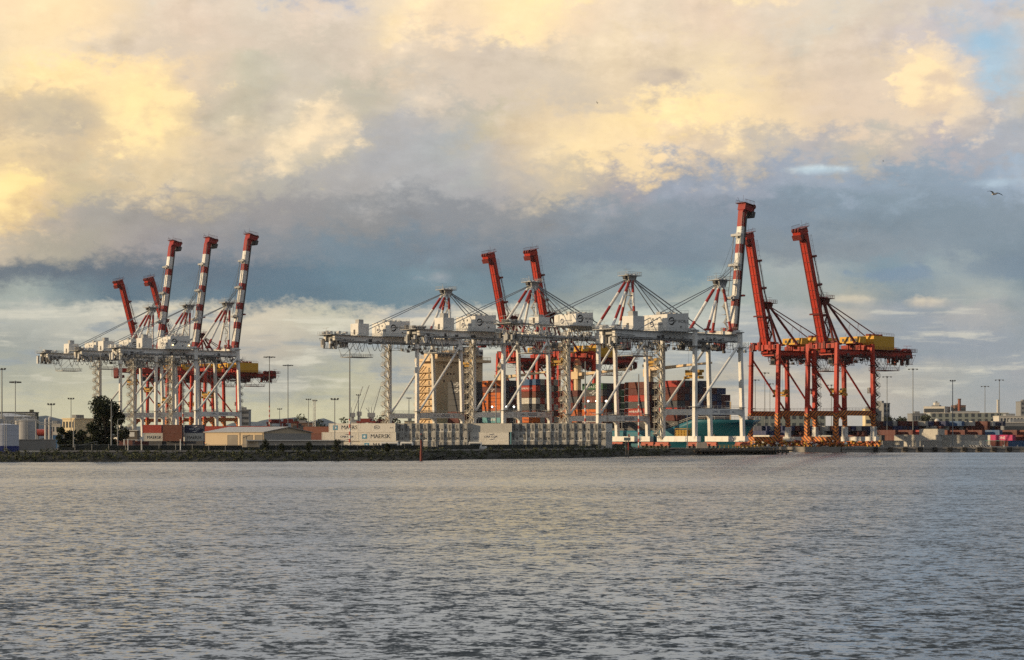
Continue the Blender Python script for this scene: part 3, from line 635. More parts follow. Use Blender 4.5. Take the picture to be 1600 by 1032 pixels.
    for k in range(6): ap.tube((A.x - 2.5 + k, -0.7, A.z - 0.6 + (k % 2) * 0.8), (A.x - 2.5 + k, 0.7, A.z - 0.6 + (k % 2) * 0.8), 0.7, P2 if k % 2 else DGREY, n=10)
    ap.box((A.x - 1.6, -1.4, A.z - 2.4), (A.x + 1.6, 1.4, A.z - 0.01), P2, top=(-0.6, -0.4))
    ap.tube((A.x - 2, 0, A.z), (A.x - 2, 0, A.z + 2.8), 0.06, P2, n=5); ap.tube((A.x - 3.4, 0, A.z + 2.6), (A.x + 0.4, 0, A.z + 2.8), 0.05, P2, n=4)
    ap.build('apex_platform', root)
    lt = MB(); xx, yy2 = xf_ + 0.6, ns * 2.2; zz = zt                      # ladder tower up to the apex
    hgt = (A.z - zt) * (0.96 if not red else 0.9); k = 0; n_ = 6 if not red else 4
    while k < n_:
        z0, z1 = zz + hgt * k / n_, zz + hgt * (k + 1) / n_; f0, f1 = 1 - k / n_ * 0.8, 1 - (k + 1) / n_ * 0.8
        lt.box((xx - 1.3, yy2 * f1 - 1.0, z1 - 0.12), (xx + 1.3, yy2 * f1 + 1.0, z1), P2); lt.rail([(xx - 1.3, yy2 * f1 + ns, z1), (xx + 1.3, yy2 * f1 + ns, z1)], P2, 1.1, 0.06, 1.2)
        s = 1 if k % 2 else -1; lt.beam((xx - s * 1.2, yy2 * f0, z0), (xx + s * 1.2, yy2 * f1, z1), 0.7, 0.2, P2)
        lt.tube((xx - 1.2, yy2 * f0 - 1, z0), (xx - 1.2, yy2 * f1 - 1, z1), 0.07, P2, n=4); lt.tube((xx + 1.2, yy2 * f0 + 1, z0), (xx + 1.2, yy2 * f1 + 1, z1), 0.07, P2, n=4)
        k += 1
    lt.build('ladder_tower', root)
    # backstays
    for y in (-3.2, 3.2):
        mb = MB(); e = Vector((backreach + 12 if not red else -20.5, y, gtop + (0.4 if not red else 6.4))); a = A + Vector((-1, y * 0.2, -1.2))
        mb.tube(a, e, 0.17 if not red else 0.24, STAY if not red else DRED, n=6); mid = a.lerp(e, 0.62)
        mb.tube(mid, (mid.x, y, gtop + (3 if not red else 6)), 0.06, P2, n=4); mb.tube(mid, (mid.x + 2.2, y, gtop + (3 if not red else 6)), 0.05, P2, n=4); mb.build('backstay', root)
    # boom
    if head: a = math.atan2(head[1] - 3.0 - (Hg + hz), head[0] - 1.2 * (1 if not red else 1.6) - hx); boom_deg = math.degrees(a); boom_len = math.hypot(head[1] - 3.0 - (Hg + hz), head[0] - 1.5 - hx)
    a = R(boom_deg); dv = Vector((math.cos(a), 0, math.sin(a))); nv = Vector((math.sin(a), 0, -math.cos(a)))     # nv: underside
    H = Vector((hx, 0, Hg + hz)); L = boom_len
    bw, bh = bsize or ((2.9, 2.5) if red else (2.4, 2.0))
    bo = MB()
    if red: segs = [(0.0, 1.0, RED)]
    else:
        segs = []; bl = bands or [(3.5, CRED), (6.5, WHITE)]
        e = L; first = True
        segs.append((e - 6.0, e, CRED)); e -= 6.0; k = 0
        while e > 0:
            w_, m_ = ((6.6, WHITE), (3.4, CRED))[k % 2]; segs.append((max(0, e - w_), e, m_)); e -= w_; k += 1
        segs = [(s0 / L, s1 / L, m_) for s0, s1, m_ in segs]
    if boom_deg < 10 and not red: segs = [(0, 1, WHITE)]
    if truss and boom_deg < 10:
        for y in (-3.0, 3.0): bo.lattice(H + dv * 0 + Vector((0, y, -1.5)), H + dv * L + Vector((0, y, -1.5)), H + Vector((0, y, 2.2)), H + dv * L + Vector((0, y, 1.6)), 20, 0.15, WHITE)
    else:
        for s0, s1, m_ in segs:
            bo.beam(H + dv * L * s0, H + dv * L * s1, bw, bh, m_, up=nv)
        for y in (-bw / 2 - 0.25, bw / 2 + 0.25): bo.beam(H + dv * 1.0 + nv * (bh / 2 - 0.1) + Vector((0, y, 0)), H + dv * (L - 2) + nv * (bh / 2 - 0.1) + Vector((0, y, 0)), 0.42, 0.5, DGREY if not red else DRED, up=nv)
        bo.beam(H + dv * 2 + nv * (bh / 2 + 0.12), H + dv * (L - 2) + nv * (bh / 2 + 0.12), 0.5, 0.22, segs[0][2] if red else WGREY, up=nv)
        for k in range(12):
            q = H + dv * (3 + (L - 7) * k / 11)
            bo.beam(q + nv * (bh / 2 + 0.1) + Vector((0, -bw / 2, 0)), q + nv * (bh / 2 + 0.1) + Vector((0, bw / 2, 0)), 0.22, 0.18, DRED if red else WGREY, up=nv)
    bmo = bo.build('boom', root)
    bx = MB()                                           # side ladder, platforms, sheave brackets along the boom
    for y in (ns * (bw / 2 + 0.7),):
        p0 = H + dv * 2 - nv * (bh / 2) + Vector((0, y, 0)); p1 = H + dv * (L - 1) - nv * (bh / 2) + Vector((0, y, 0))
        bx.tube(p0, p1, 0.06, P2, n=4, caps=False); bx.tube(p0 - nv * 1.0, p1 - nv * 1.0, 0.06, P2, n=4, caps=False)
        for k in range(22): q = p0.lerp(p1, k / 21); bx.tube(q, q - nv * 1.0, 0.05, P2, n=4, caps=False)
    for f, w_ in ((0.30, 1.5), (0.56, 1.9), (0.80, 1.4)):
        q = H + dv * L * f; bx.beam(q - nv * (bh / 2 + 0.8) + Vector((0, -2.6, 0)), q - nv * (bh / 2 + 0.8) + Vector((0, 2.6, 0)), w_, 0.9, P2, up=dv)
        bx.beam(q - nv * (bh / 2 + 0.5) - dv, q - nv * (bh / 2 + 0.5) + dv, 1.2, 1.0, P2, up=nv)
    q = H + dv * L * 0.33; bx.beam(q + nv * (bh / 2 + 0.7) + Vector((0, -2.8, 0)), q + nv * (bh / 2 + 0.7) + Vector((0, 2.8, 0)), 0.9, 0.6, DRED if red else CRED, up=dv)
    bx.build('boom_platform', bmo)
    hd = MB(); tip = H + dv * L                          # boom head with sheaves, hooked forward
    hc = RED if red else CRED
    hd.beam(tip - dv * 1.0, tip + dv * 2.4 + nv * 1.2, bw + 0.1, bh + 0.1, hc, up=nv)
    hd.beam(tip + dv * 1.6 - nv * 0.6, tip + dv * 1.0 + nv * 4.4, bw + 1.4, 2.3, hc, up=dv)
    hd.beam(tip - dv * 0.6 + nv * 3.0, tip - dv * 0.9 + nv * 4.7, bw + 2.0, 2.2, DRED if red else DGREY, up=dv)
    hd.beam(tip + dv * 2.9 - nv * 1.5, tip + dv * 2.6 + nv * 3.8, bw + 2.4, 0.2, DRED, up=dv)
    for y in (-1.6, 0, 1.6): hd.tube(tip + dv * 2.2 + nv * 4.2 + Vector((0, y - 0.4, 0)), tip + dv * 2.2 + nv * 4.2 + Vector((0, y + 0.4, 0)), 0.9, DRED, n=10)
    for k in range(8):
        q = tip + dv * 2.9 + nv * (-1.4 + k * 0.75)
        for y in (-(bw + 2.2) / 2, (bw + 2.2) / 2): hd.tube(q + Vector((0, y, 0)), q + dv * 1.2 + Vector((0, y, 0)), 0.06, DRED, n=4)
    for y in (-(bw + 2.2) / 2, (bw + 2.2) / 2): hd.tube(tip + dv * 4.1 - nv * 1.4 + Vector((0, y, 0)), tip + dv * 4.1 + nv * 3.8 + Vector((0, y, 0)), 0.06, DRED, n=4)
    hd.tube(tip + dv * 2.5 - nv * 1.2, tip + dv * 4.6 - nv * 3.0, 0.06, DRED, n=4); hd.tube(tip + dv * 2.6, tip + dv * 6.0, 0.05, DRED, n=4)
    hd.build('boom_head', bmo)
    # stays and hoist ropes from the apex to the boom
    st = MB(); a0 = A + Vector((1.2, 0, -0.8))
    if boom_deg < 10:
        for y in (-2.2, 2.2):
            for f, r_ in ((0.42, 0.20), (0.86, 0.24)):
                e = H + dv * L * f + Vector((0, y, 1.8)); s_ = a0 + Vector((0, y * 0.3, 0)); st.tube(s_, e, r_, STAY, n=6)
                q = s_.lerp(e, 0.66); st.tube(q, s_.lerp(e, 0.72), r_ * 2.0, DGREY, n=6)
        for y in (-0.6, 0.0, 0.6): st.tube(a0 + Vector((0, y, 0.8)), H + dv * L * 0.60 + Vector((0, y, 1.5)), 0.06, ROPE, n=4)
    else:
        for k, f in enumerate((0.56, 0.58, 0.62, 0.80)):
            for y in (-1.3, 1.3): st.tube(A + Vector((0.2, y * 0.6, 0.3)), H + dv * L * f - nv * (bh / 2 + 0.6) + Vector((0, y, 0)), 0.06 if k else 0.10, ROPE, n=4)
        e0 = H + dv * L * 0.8 - nv * (bh / 2 + 0.8)
        for y in (-1.7, 1.7):
            st.tube(e0 + Vector((0, y, 0)), H + dv * L * 0.32 - nv * (bh / 2 + 1.2) + Vector((0, y, 0)), 0.16, STAY if not red else DRED, n=5)
    st.build('boom_stay', root)
    hp = MB(); hp.box((hx - 3.2, -3.2, Hg + 0.3), (hx - 0.6, 3.2, Hg + 3.6), P1); hp.tube((hx, -3.4, Hg + 1.7), (hx, 3.4, Hg + 1.7), 0.7, P2, n=10)
    for k in range(10):
        x = hx + rnd.uniform(-5, 0.5); y = rnd.uniform(-4.4, 4.4); z = Hg + rnd.uniform(3.4, 6.4); hp.box((x - 0.5, y - 0.5, Hg + 3), (x + 0.5, y + 0.5, z), rnd.choice([P2, P1, DRED if red else CRED]))
    hp.rail([(hx - 5, ns * 4.4, Hg + 3.4), (hx + 0.5, ns * 4.4, Hg + 3.4)], P2, 1.2, 0.05, 1.0)
    hp.build('hinge_frame', root)
    # trolley with operator's cab, ropes and spreader
    tx = trolley_x; tr = MB()
    tr.box((tx - 3.2, -3.2, Hg - 1.1), (tx + 3.2, 3.2, Hg - 0.05), P2 if not red else DRED)
    for y in (-3.4, 3.4):
        tr.lattice((tx - 6, y, Hg - 0.2), (tx + 5, y, Hg - 0.2), (tx - 5.5, y, Hg - 3.2), (tx + 4, y, Hg - 3.2), 6, 0.09, P2)
    for k in range(9): tr.box((tx + rnd.uniform(-5, 4), rnd.uniform(-3.2, 2.6), Hg - rnd.uniform(1.8, 3.2)), (tx + rnd.uniform(-4, 5), rnd.uniform(-2.2, 3.4), Hg - 1.0), rnd.choice([P2, DGREY, P1])) if False else None
    for k in range(9):
        x = tx + rnd.uniform(-5, 4); y = rnd.uniform(-3, 3); tr.box((x - 0.6, y - 0.5, Hg - rnd.uniform(1.8, 3.4)), (x + 0.6, y + 0.5, Hg - 1.0), rnd.choice([P2, DGREY, P1]))
    tr.build('trolley', root)
    cb = MB(); cx = tx + 5.2; cb.box((cx - 1.2, ns * 1.0 - 1.1, Hg - 3.6), (cx + 1.4, ns * 1.0 + 1.1, Hg - 1.0), P1 if not red else DGREY); cb.box((cx - 0.9, ns * 2.11 - 0.02, Hg - 3.2), (cx + 1.1, ns * 2.11 + 0.03, Hg - 1.9), GLASS)
    cb.box((cx + 1.41, ns * 1.0 - 0.9, Hg - 3.3), (cx + 1.46, ns * 1.0 + 0.9, Hg - 1.7), GLASS); cb.build('operator_cab', root)
    sz = spreader_z or (Hg - 12)
    sd = MB(); sd.box((tx - 1.4, -3.0, sz + 1.0), (tx + 1.4, 3.0, sz + 2.0), SPR); sd.box((tx - 0.6, -3.6, sz), (tx + 0.6, 3.6, sz + 0.6), SPR)
    for y in (-3.6, 3.6): sd.box((tx - 1.25, y - 0.25, sz - 0.3), (tx + 1.25, y + 0.25, sz + 0.7), SPR); sd.box((tx - 1.2, y - 0.5, sz + 2.0), (tx + 1.2, y * 0.8 + 0.4, sz + 3.0), SPR)
    for y in (-1.5, 1.5): sd.tube((tx - 0.3, y, sz + 2.2), (tx + 0.3, y, sz + 2.2), 0.7, DGREY, n=10); sd.box((tx - 0.5, y - 0.5, sz + 0.6), (tx + 0.5, y + 0.5, sz + 1.0), DGREY)
    so = sd.build('spreader', root)
    rp = MB()
    for x in (-1.0, 1.0):
        for y in (-1.6, 1.6): rp.tube((tx + x, y, sz + 2.4), (tx + x, y, Hg - 1.0), 0.05, ROPE, n=4)
    rp.build('hoist_rope', so)
    # stair tower on the landside leg: short zigzag flights, caged landings that point outwards
    stw = MB(); ys = yl
    xo = xl - 0.9; wd = 3.1; z = zs + 0.5; nf = int((Hg - z) / 2.05); dz = (Hg - 0.4 - z) / nf
    m1 = mat('stair_dark_grey_steel', (0.13, 0.12, 0.115), 0.6, 0.3) if red else mat('stair_cream_white', (0.56, 0.52, 0.44), 0.6, 0.25, 0.6, 0.6)
    for k in range(nf):
        inn, out = xo - 0.2, xo - wd + 0.9
        xa_, xb2 = (inn, out) if k % 2 == 0 else (out, inn)
        yk = ys + (0.5 if k % 2 else -0.5)
        stw.beam((xa_, yk, z), (xb2, yk, z + dz), 0.8, 0.14, m1)
        for o in (-0.4, 0.4):
            stw.tube((xa_, yk + o, z + 1.0), (xb2, yk + o, z + dz + 1.0), 0.05, m1, n=4, caps=False); stw.tube((xa_, yk + o, z + 0.5), (xb2, yk + o, z + dz + 0.5), 0.04, m1, n=4, caps=False)
            for q in range(4): f = q / 3; px_, pz_ = xa_ + (xb2 - xa_) * f, z + dz * f; stw.tube((px_, yk + o, pz_), (px_, yk + o, pz_ + 1.0), 0.04, m1, n=4, caps=False)
        if k % 2 == 0:                                   # outer landing with its wedge-shaped guard
            stw.box((out - 0.95, ys - 1.1, z + dz - 0.06), (out, ys + 1.1, z + dz + 0.06), m1)
            stw.rail([(out, ys - 1.1, z + dz), (out - 0.9, ys - 1.1, z + dz), (out - 0.9, ys + 1.1, z + dz), (out, ys + 1.1, z + dz)], m1, 1.15, 0.05, 0.6)
            for o in (-1.1, 1.1): stw.beam((out - 0.95, ys + o, z + dz), (xo, ys + o, z + dz - 1.7), 0.08, 0.22, m1); stw.beam((out - 0.95, ys + o, z + dz + 1.1), (xo - 0.5, ys + o, z + dz + 2.2), 0.06, 0.12, m1)
        else: stw.box((inn, ys - 1.1, z + dz - 0.06), (xo + 0.4, ys + 1.1, z + dz + 0.06), m1)
        z += dz
    for o in (-1.1, 1.1):
        stw.tube((xo - 0.1, ys + o, zs), (xo - 0.1, ys + o, Hg), 0.09, m1, n=5); stw.tube((xo - wd + 0.9, ys + o, zs + 2), (xo - wd + 0.9, ys + o, Hg), 0.06, m1, n=4)
    so_ = stw.build('stair_tower', root)
    if red: eb = MB(); eb.box((xl - 1.0, ys - 2.0, Hp + 8.5), (xl + 0.9, ys - 0.9, Hp + 11), OFFW); eb.box((xl + 0.9, ys - 1.9, Hp + 8.6), (xl + 1.0, ys - 1.0, Hp + 10.9), WGREY); eb.build('electric_cabinet', root)
    # pipework, ladders and cable trays slung under the girder
    ug = MB(); xu0, xu1 = (-14.0, xh + 6) if not red else (-20, xh - 4)
    for y in (-4.2, -1.5, 1.8, 4.2):
        for k in range(9):
            x = rnd.uniform(xu0, xu1); w_ = rnd.uniform(1.5, 5); d_ = rnd.uniform(0.8, 3.4) if not red else rnd.uniform(0.6, 2.4)
            ug.line([(x, y, Hg + 0.3), (x, y, Hg - d_), (x + w_, y, Hg - d_), (x + w_, y, Hg + 0.3)], 0.08, rnd.choice([P2, DGREY, P2, P1]), n=4)
            if rnd.random() < 0.5: ug.tube((x, y, Hg - d_), (x + w_, y, Hg), 0.06, P2, n=4)
            if rnd.random() < 0.4: ug.box((x + 0.2, y - 0.4, Hg - d_ - 0.5), (x + 1.2, y + 0.4, Hg - d_ + 0.5), rnd.choice([DGREY, P2]))
    ug.build('underslung_pipework', root)
    if near_tower:                                       # caged ladder on the near landside leg
        cl = MB()
        for k in range(22):
            zz = zs + 2 + (Hg - zs - 3) * k / 21; cl.box((xl - 1.6, -yl * -ns * -1 - 0.7, zz), (xl - 0.8, -yl * -ns * -1 + 0.7, zz + 0.12), DGREY)
        cl.build('caged_ladder', root)
    return root

WG = 'white ship-to-shore cranes on the left quay'; RG = 'red ship-to-shore cranes on the right quay'
def spos(px, base, rail):                                # point on a rail line seen at photo column px
    t = (px - 800.0) / F; return (base.x - t * base.y) / (t * RL.y - RL.x)
def WC(px): return wq(spos(px, W0, 1))
def RC(px): return eq(spos(px, E0, 1))
gantry_crane('W', WC(1096), TH, 'nearest white crane, with red and white banded boom raised beside the tall red crane', 23.4, 16.5, 38.9, 13.2, 61.8, 82, 46, WG, hx=16.4, backreach=-47, apex_x=9.7, spreader_z=25.5, trolley_x=-4, head=(22.9, 91.5), hz=2.4)
gantry_crane('W', WC(948), TH, 'white crane with a lattice truss girder, its boom lowered towards the nearest white crane', 24.5, 17.3, 41.5, 11.2, 66.8, 1.0, 44, WG, truss=True, apex_x=12.2, spreader_z=32, trolley_x=24)
gantry_crane('W', WC(798), TH, 'white crane with lowered boom in front of the pair of raised red booms', 23.4, 18.9, 43.4, 13.2, 67.8, 1.5, 46, WG, apex_x=11.7, spreader_z=34, trolley_x=26)
gantry_crane('W', WC(664), TH, 'white crane with lowered boom and drooping cable loops, in front of the cream ship bridge', 23.3, 19.5, 43.6, 13.3, 67.9, 1.5, 46, WG, apex_x=11.6, spreader_z=35, trolley_x=24)
for px_, lab_, ax_, ah_, hd_, lit_, sz_ in ((321, 'white crane with raised banded boom and two warm lamps, rightmost of the far three', 13.1, 71.8, (26.2, 107.6), True, 24), (259, 'white crane with raised banded boom, middle one of the far three white cranes', 13.5, 72.6, (26.2, 108.8), False, 22), (204, 'white crane with raised banded boom, farthest left, rising behind the dark tree', 12.6, 73.2, (26.2, 110.0), False, 32)):
    gantry_crane('W', WC(px_), TH, lab_, 24.1, 22.0, 44.6, 15.8, ah_, 82, 55, WG, apex_x=ax_, hx=16.8, lit=lit_, spreader_z=sz_, trolley_x=1, head=hd_, bsize=(2.9, 2.6), hz=3.4)
rr = TH + math.pi
for px_, lab_, Hg_, Hp_, ax_, ah_, hd_, sz_, tx_ in (
 (1313, 'red crane farthest right with raised boom and large yellow machinery house', 38.6, 14.3, 10.7, 62.6, (25.2, 92.2), 22, 1),
 (1223, 'tall red crane whose raised boom crosses the nearest white crane boom', 39.2, 14.5, 10.3, 62.4, (22.8, 92.8), 22, 1),
 (884, 'red crane behind the lattice crane, right one of the middle pair of raised red booms', 41.0, 15.0, 8.6, 65.0, (22.6, 96.0), 22, -3),
 (821, 'red crane behind the ship, left one of the middle pair of raised red booms', 41.4, 15.0, 8.6, 64.7, (23.8, 96.6), 22, -3),
 (335, 'red crane with lowered boom and yellow house, behind the far three white cranes', 42.0, 15.5, 9.6, 68.2, None, 32, 46),
 (297, 'far red crane with raised boom partly hidden behind a banded white boom', 42.4, 15.5, 9.6, 68.2, (29.0, 104.6), 24, -2),
 (246, 'farthest red crane, its raised boom leaning left of all the others', 43.0, 15.5, 9.6, 68.4, (28.0, 105.4), 24, -2)):
    gantry_crane('R', RC(px_), rr, lab_, 22.8, 16.0, Hg_, Hp_, ah_, 1.0, 56, RG, True, apex_x=ax_, hx=9.8, backreach=-43, spreader_z=sz_, trolley_x=tx_, head=hd_)
# ------------------------------------------------------------------ river bank, path wall, fence, scrub
random.seed(5)
BX = [p.x for p in BANK]
def bank_y(x):
    for a, b in zip(BANK, BANK[1:]):
        if x <= b.x: return a.y + (b.y - a.y) * max(0.0, (x - a.x) / (b.x - a.x))
    return BANK[-1].y
def bx_px(px):                                          # world x on the waterline at a photo column
    lo, hi = -400.0, 150.0
    for _ in range(40):
        m = (lo + hi) / 2
        if 800 + F * m / bank_y(m) < px: lo = m
        else: hi = m
    return lo
MUD = mat('bank_mud_and_rock', (0.024, 0.023, 0.018), 0.95, 0.5, 0.5, 0.5, (0.06, 0.055, 0.045), streak=False)
vs, fs = [], []; n = 260; x0, x1 = -230.0, BANK[-1].x
for i in range(n + 1):
    x = x0 + (x1 - x0) * i / n; y = bank_y(x)
    for k in range(7):
        t = k / 6; z = -0.4 + (GZ + 0.4) * t ** 0.8
        if 0 < k < 6: z += random.uniform(-0.25, 0.3)
        vs.append((x + random.uniform(-0.4, 0.4), y - 0.8 + 8.4 * t + (random.uniform(-0.4, 0.4) if k < 6 else 0), z + (0.006 if k == 6 else 0)))
for i in range(n):
    for k in range(6): a = i * 7 + k; fs.append((a, a + 7, a + 8, a + 1))
mb = MB(); mb.add(vs, fs, MUD); kind(mb.build('river_bank'), 'structure')
mb = MB(); mb.add([(-9000, 471, -1), (-228, 471, -1), (-228, 478.5, GZ + .004), (-9000, 478.5, GZ + .004)], [(0, 1, 2, 3)], MUD); kind(mb.build('river_bank'), 'structure')

def leafmat(name, c, var=0.35):
    m = bpy.data.materials.new(name); m.use_nodes = True; t = NT(m.node_tree); p = t.n['Principled BSDF']
    g = t.new('ShaderNodeNewGeometry'); tc = t.new('ShaderNodeTexCoord')
    n1_ = t.noise(tc.outputs['Object'], 0.5, 3); r_ = g.outputs['Random Per Island']
    f = t.m('ADD', t.m('MULTIPLY_ADD', n1_, 1.3, 0.35), t.m('MULTIPLY', t.m('SUBTRACT', r_, 0.5), var * 2))
    t.put(p.inputs['Base Color'], t.mix(1.0, tuple(c) + (1,), t.comb(f, f, f), 'MULTIPLY')); p.inputs['Roughness'].default_value = 0.8; p.inputs['Specular IOR Level'].default_value = 0.1
    MATS[name] = m; return m
SCRUB = leafmat('scrub_leaf', (0.062, 0.070, 0.036), 0.14); TREEM = leafmat('dark_tree_leaf', (0.022, 0.030, 0.016)); FARLEAF = leafmat('far_tree_leaf', (0.045, 0.055, 0.035))
BARK = mat('bark', (0.05, 0.04, 0.03), 0.9, 0.3)
def leaf(mb, c, s, m, rnd=random):
    a = Vector((rnd.gauss(0, 1), rnd.gauss(0, 1), rnd.gauss(0, 1))).normalized(); b = a.cross(Vector((rnd.gauss(0, 1), rnd.gauss(0, 1), rnd.gauss(0, 1)))).normalized()
    c = Vector(c); k = len(mb.v); w = 0.55
    mb.v.extend([tuple(c - a * s), tuple(c + b * s * w), tuple(c + a * s), tuple(c - b * s * w)]); mb.f.append((k, k + 1, k + 2, k + 3)); mb.mi.append(mb._m(m))
mb = MB(); x = -190.0; xe = bx_px(1045)
while x < xe:
    y = bank_y(x); px = 800 + F * x / y
    dens = 1.0 if px < 960 else 0.8
    for _ in range(3):
        u = random.random(); cy = y + 0.3 + 6.6 * u; cz = max(0.1, (GZ + 0.2) * (u ** 0.8)); r = random.uniform(0.4, 0.85)
        if px > 860 and u > 0.5: r *= 1.35
        if random.random() < 0.12: continue
        cx = x + random.uniform(-0.8, 0.8); nl = int(26 * dens * r)
        for _ in range(nl):
            q = Vector((random.gauss(0, 0.5), random.gauss(0, 0.5), random.gauss(0, 0.42))) * r
            leaf(mb, (cx + q.x, cy + q.y, cz + 0.45 * r + q.z), random.uniform(0.16, 0.32), SCRUB)
    x += 0.62
kind(mb.build('bank_scrub'), 'stuff')
mb = MB(); x = bx_px(1040); xe = BANK[-1].x - 3           # low weeds and stones at the wharf end
while x < xe:
    y = bank_y(x); u = random.random(); cy = y + 1 + 6 * u; cz = GZ * u ** 0.8
    if random.random() < 0.75:
        for _ in range(10): leaf(mb, (x + random.gauss(0, 0.4), cy + random.gauss(0, 0.4), cz + abs(random.gauss(0, 0.25))), 0.14, SCRUB)
    x += 0.35
kind(mb.build('bank_weeds'), 'stuff')

def along(px0, px1, off, step):
    out = []; x = bx_px(px0); xe = bx_px(px1)
    while x < xe: out.append(Vector((x, bank_y(x) + off, GZ))); x += step
    return out
pts = along(62, 1010, 9.5, 6.0); mb = MB()
for a, b in zip(pts, pts[1:]): mb.beam(a + Vector((0, 0, 0.22)), b + Vector((0, 0, 0.22)), 0.35, 0.44, CONC)
tag(mb.build('low_wall'), 'long low pale concrete wall between the bank scrub and the dark fence', 'wall')
fp = along(70, 985, 14.0, 4.0); fe = empty('boundary_fence', fp[0]); tag(fe, 'long dark mesh fence behind the scrub along the river bank', 'fence')
FM = mat('fence_dark_mesh', (0.022, 0.026, 0.022), 0.9, 0.5, 0.8)
pan = MB()
for i, (a, b) in enumerate(zip(fp, fp[1:])):
    h = 1.55 if (i * 7) % 11 else 1.1
    a0 = a - fp[0]; b0 = b - fp[0]
    pan.beam(a0 + Vector((0, 0, 0.06 + h / 2)), b0 + Vector((0, 0, 0.06 + h / 2)), 0.04, h, FM)
    pan.tube(a0 + Vector((0, -0.06, 1.75)), b0 + Vector((0, -0.06, 1.75)), 0.03, POLE, n=4)
pan.build('mesh_panel', fe)
pm = MB(); pm.tube((0, 0, 0), (0, 0, 1.95), 0.06, POLE, n=6); pme = pm.mesh('post')
for k, a in enumerate(fp[::max(1, len(fp) // 95)]):
    o = part_copy(pme, 'post', fe); o.location = a - fp[0] + Vector((0, -0.1, 0))

# ------------------------------------------------------------------ quay walls (east), wharf at the west tip
mb = MB(); zt = GZ - 0.004
mb.box((ecorner.x + 0.0, 829.2, -1.5), (2500, 830.0, zt), CONC); mb.box((ecorner.x + 0.0, 828.9, zt - 0.75), (2500, 829.19, zt - 0.05), CONC)
a, b = eq(-13.4, EE, 0), eq(700, EE, 0); mb.beam(a - B * 0.3 + Vector((0, 0, 0.4)), b - B * 0.3 + Vector((0, 0, 0.4)), 0.7, 3.7, CONC)
kind(mb.build('quay_wall'), 'structure')
mb = MB(); a, b = wq(-23, WE, 0), wq(700, WE, 0); mb.beam(a + B * 0.3 + Vector((0, 0, 0.4)), b + B * 0.3 + Vector((0, 0, 0.4)), 0.7, 3.7, CONC); kind(mb.build('quay_wall'), 'structure')
fm = MB(); fm.box((-0.95, -0.55, -1.7), (0.95, -0.02, 0), RUB); fm.tube((-0.95, -0.3, -0.35), (0.95, -0.3, -0.35), 0.42, RUB, n=10); fm.box((-0.7, -0.7, -1.4), (0.7, -0.56, -0.5), RUB); fme = fm.mesh('quay_fender')
for k in range(10):
    px = 1368 + k * 23.2; o = bpy.data.objects.new('quay_fender', fme); COL.objects.link(o); o.location = ((px - 800) / F * 829, 828.9, GZ - 0.15)
    tag(o, 'black rubber fender hanging on the pale river-front quay wall', 'fender', 'rubber fenders along the river-front quay')
bm_ = MB(); bm_.tube((0, 0, 0), (0, 0, 0.5), 0.28, WGREY, r1=0.2, n=8); bm_.sphere((0, 0, 0.55), 0.34, WGREY, sq=(1, 1, 0.7)); bme = bm_.mesh('bollard')
for k in range(11):
    px = 1380 + k * 21; o = bpy.data.objects.new('bollard', bme); COL.objects.link(o); o.location = ((px - 800) / F * 831, 831, GZ)
    tag(o, 'small grey mooring bollard on the edge of the river-front quay', 'bollard', 'bollards along the river-front quay')
TIMB = mat('old_wharf_timber', (0.075, 0.062, 0.048), 0.9, 0.35, 0.6, 0.5)
wh = empty('timber_wharf', (0, 0, 0)); wx0, wx1 = bx_px(1085), wat(1222, 710.4).x
mb = MB(); p0 = Vector((wx0, bank_y(wx0) + 1.5, 1.5)); p1 = Vector((wx1 + 1.5, bank_y(wx1) + 5, 1.5)); mb.beam(p0 + Vector((0, 2.5, 0)), p1 + Vector((0, 2.5, 0)), 6.0, 0.5, TIMB)
mb.beam(p0 + Vector((0, -0.65, -0.1)), p1 + Vector((0, -0.65, -0.1)), 0.25, 0.7, TIMB); mb.build('deck', wh)
for k in range(22):
    q = p0.lerp(p1, (k + 0.5) / 22); pb = MB(); pb.tube((q.x, q.y - 0.9, -1.2), (q.x, q.y - 0.9, 1.9 + random.uniform(-0.2, 0.5)), 0.24, TIMB, n=7); pb.build('pile', wh)
tag(wh, 'low dark timber wharf jutting along the bank below the nearest white crane', 'wharf')
ty = MB()
for k in range(16):
    a0, a1 = 2 * math.pi * k / 16, 2 * math.pi * (k + 1) / 16
    ty.tube((math.cos(a0) * 0.42, 0, math.sin(a0) * 0.42), (math.cos(a1) * 0.42, 0, math.sin(a1) * 0.42), 0.2, RUB, n=6)
tme = ty.mesh('tyre')
for k in range(7):
    q = p0.lerp(p1, 0.72 + k * 0.045); o = bpy.data.objects.new('tyre', tme); COL.objects.link(o); o.location = (q.x, q.y - 1.35, 1.05)
    tag(o, 'black tyre hung as a fender on the end of the timber wharf', 'tyre', 'tyre fenders on the timber wharf')
mb = MB(); q = at(1097, 696, 712); mb.box((q.x - 1.9, 712, GZ - .2), (q.x + 1.9, 714.5, GZ + 1.9), CONC, top=(0.1, 0.1)); mb.box((q.x - 1.5, 712.2, GZ + 1.9), (q.x + 1.5, 714.2, GZ + 2.1), CONC); tag(mb.build('concrete_block'), 'pale grey concrete block standing on the bank under the nearest white crane', 'block')
mb = MB(); q0 = wq(-17, -8); q1 = wq(-19.5, 12)
for z in (0.55, 1.1): mb.beam(q0 + Vector((0, 0, z)), q1 + Vector((0, 0, z)), 0.12, 0.14, YEL)
for k in range(11): q = q0.lerp(q1, k / 10); mb.tube(q, q + Vector((0, 0, 1.15)), 0.07, YEL, n=5)
tag(mb.build('guard_rail'), 'yellow guard rail at the foot of the nearest white crane', 'railing')
mb = MB(); q = wq(-1, -10.5)                              # yellow cage on the nearest crane's sill
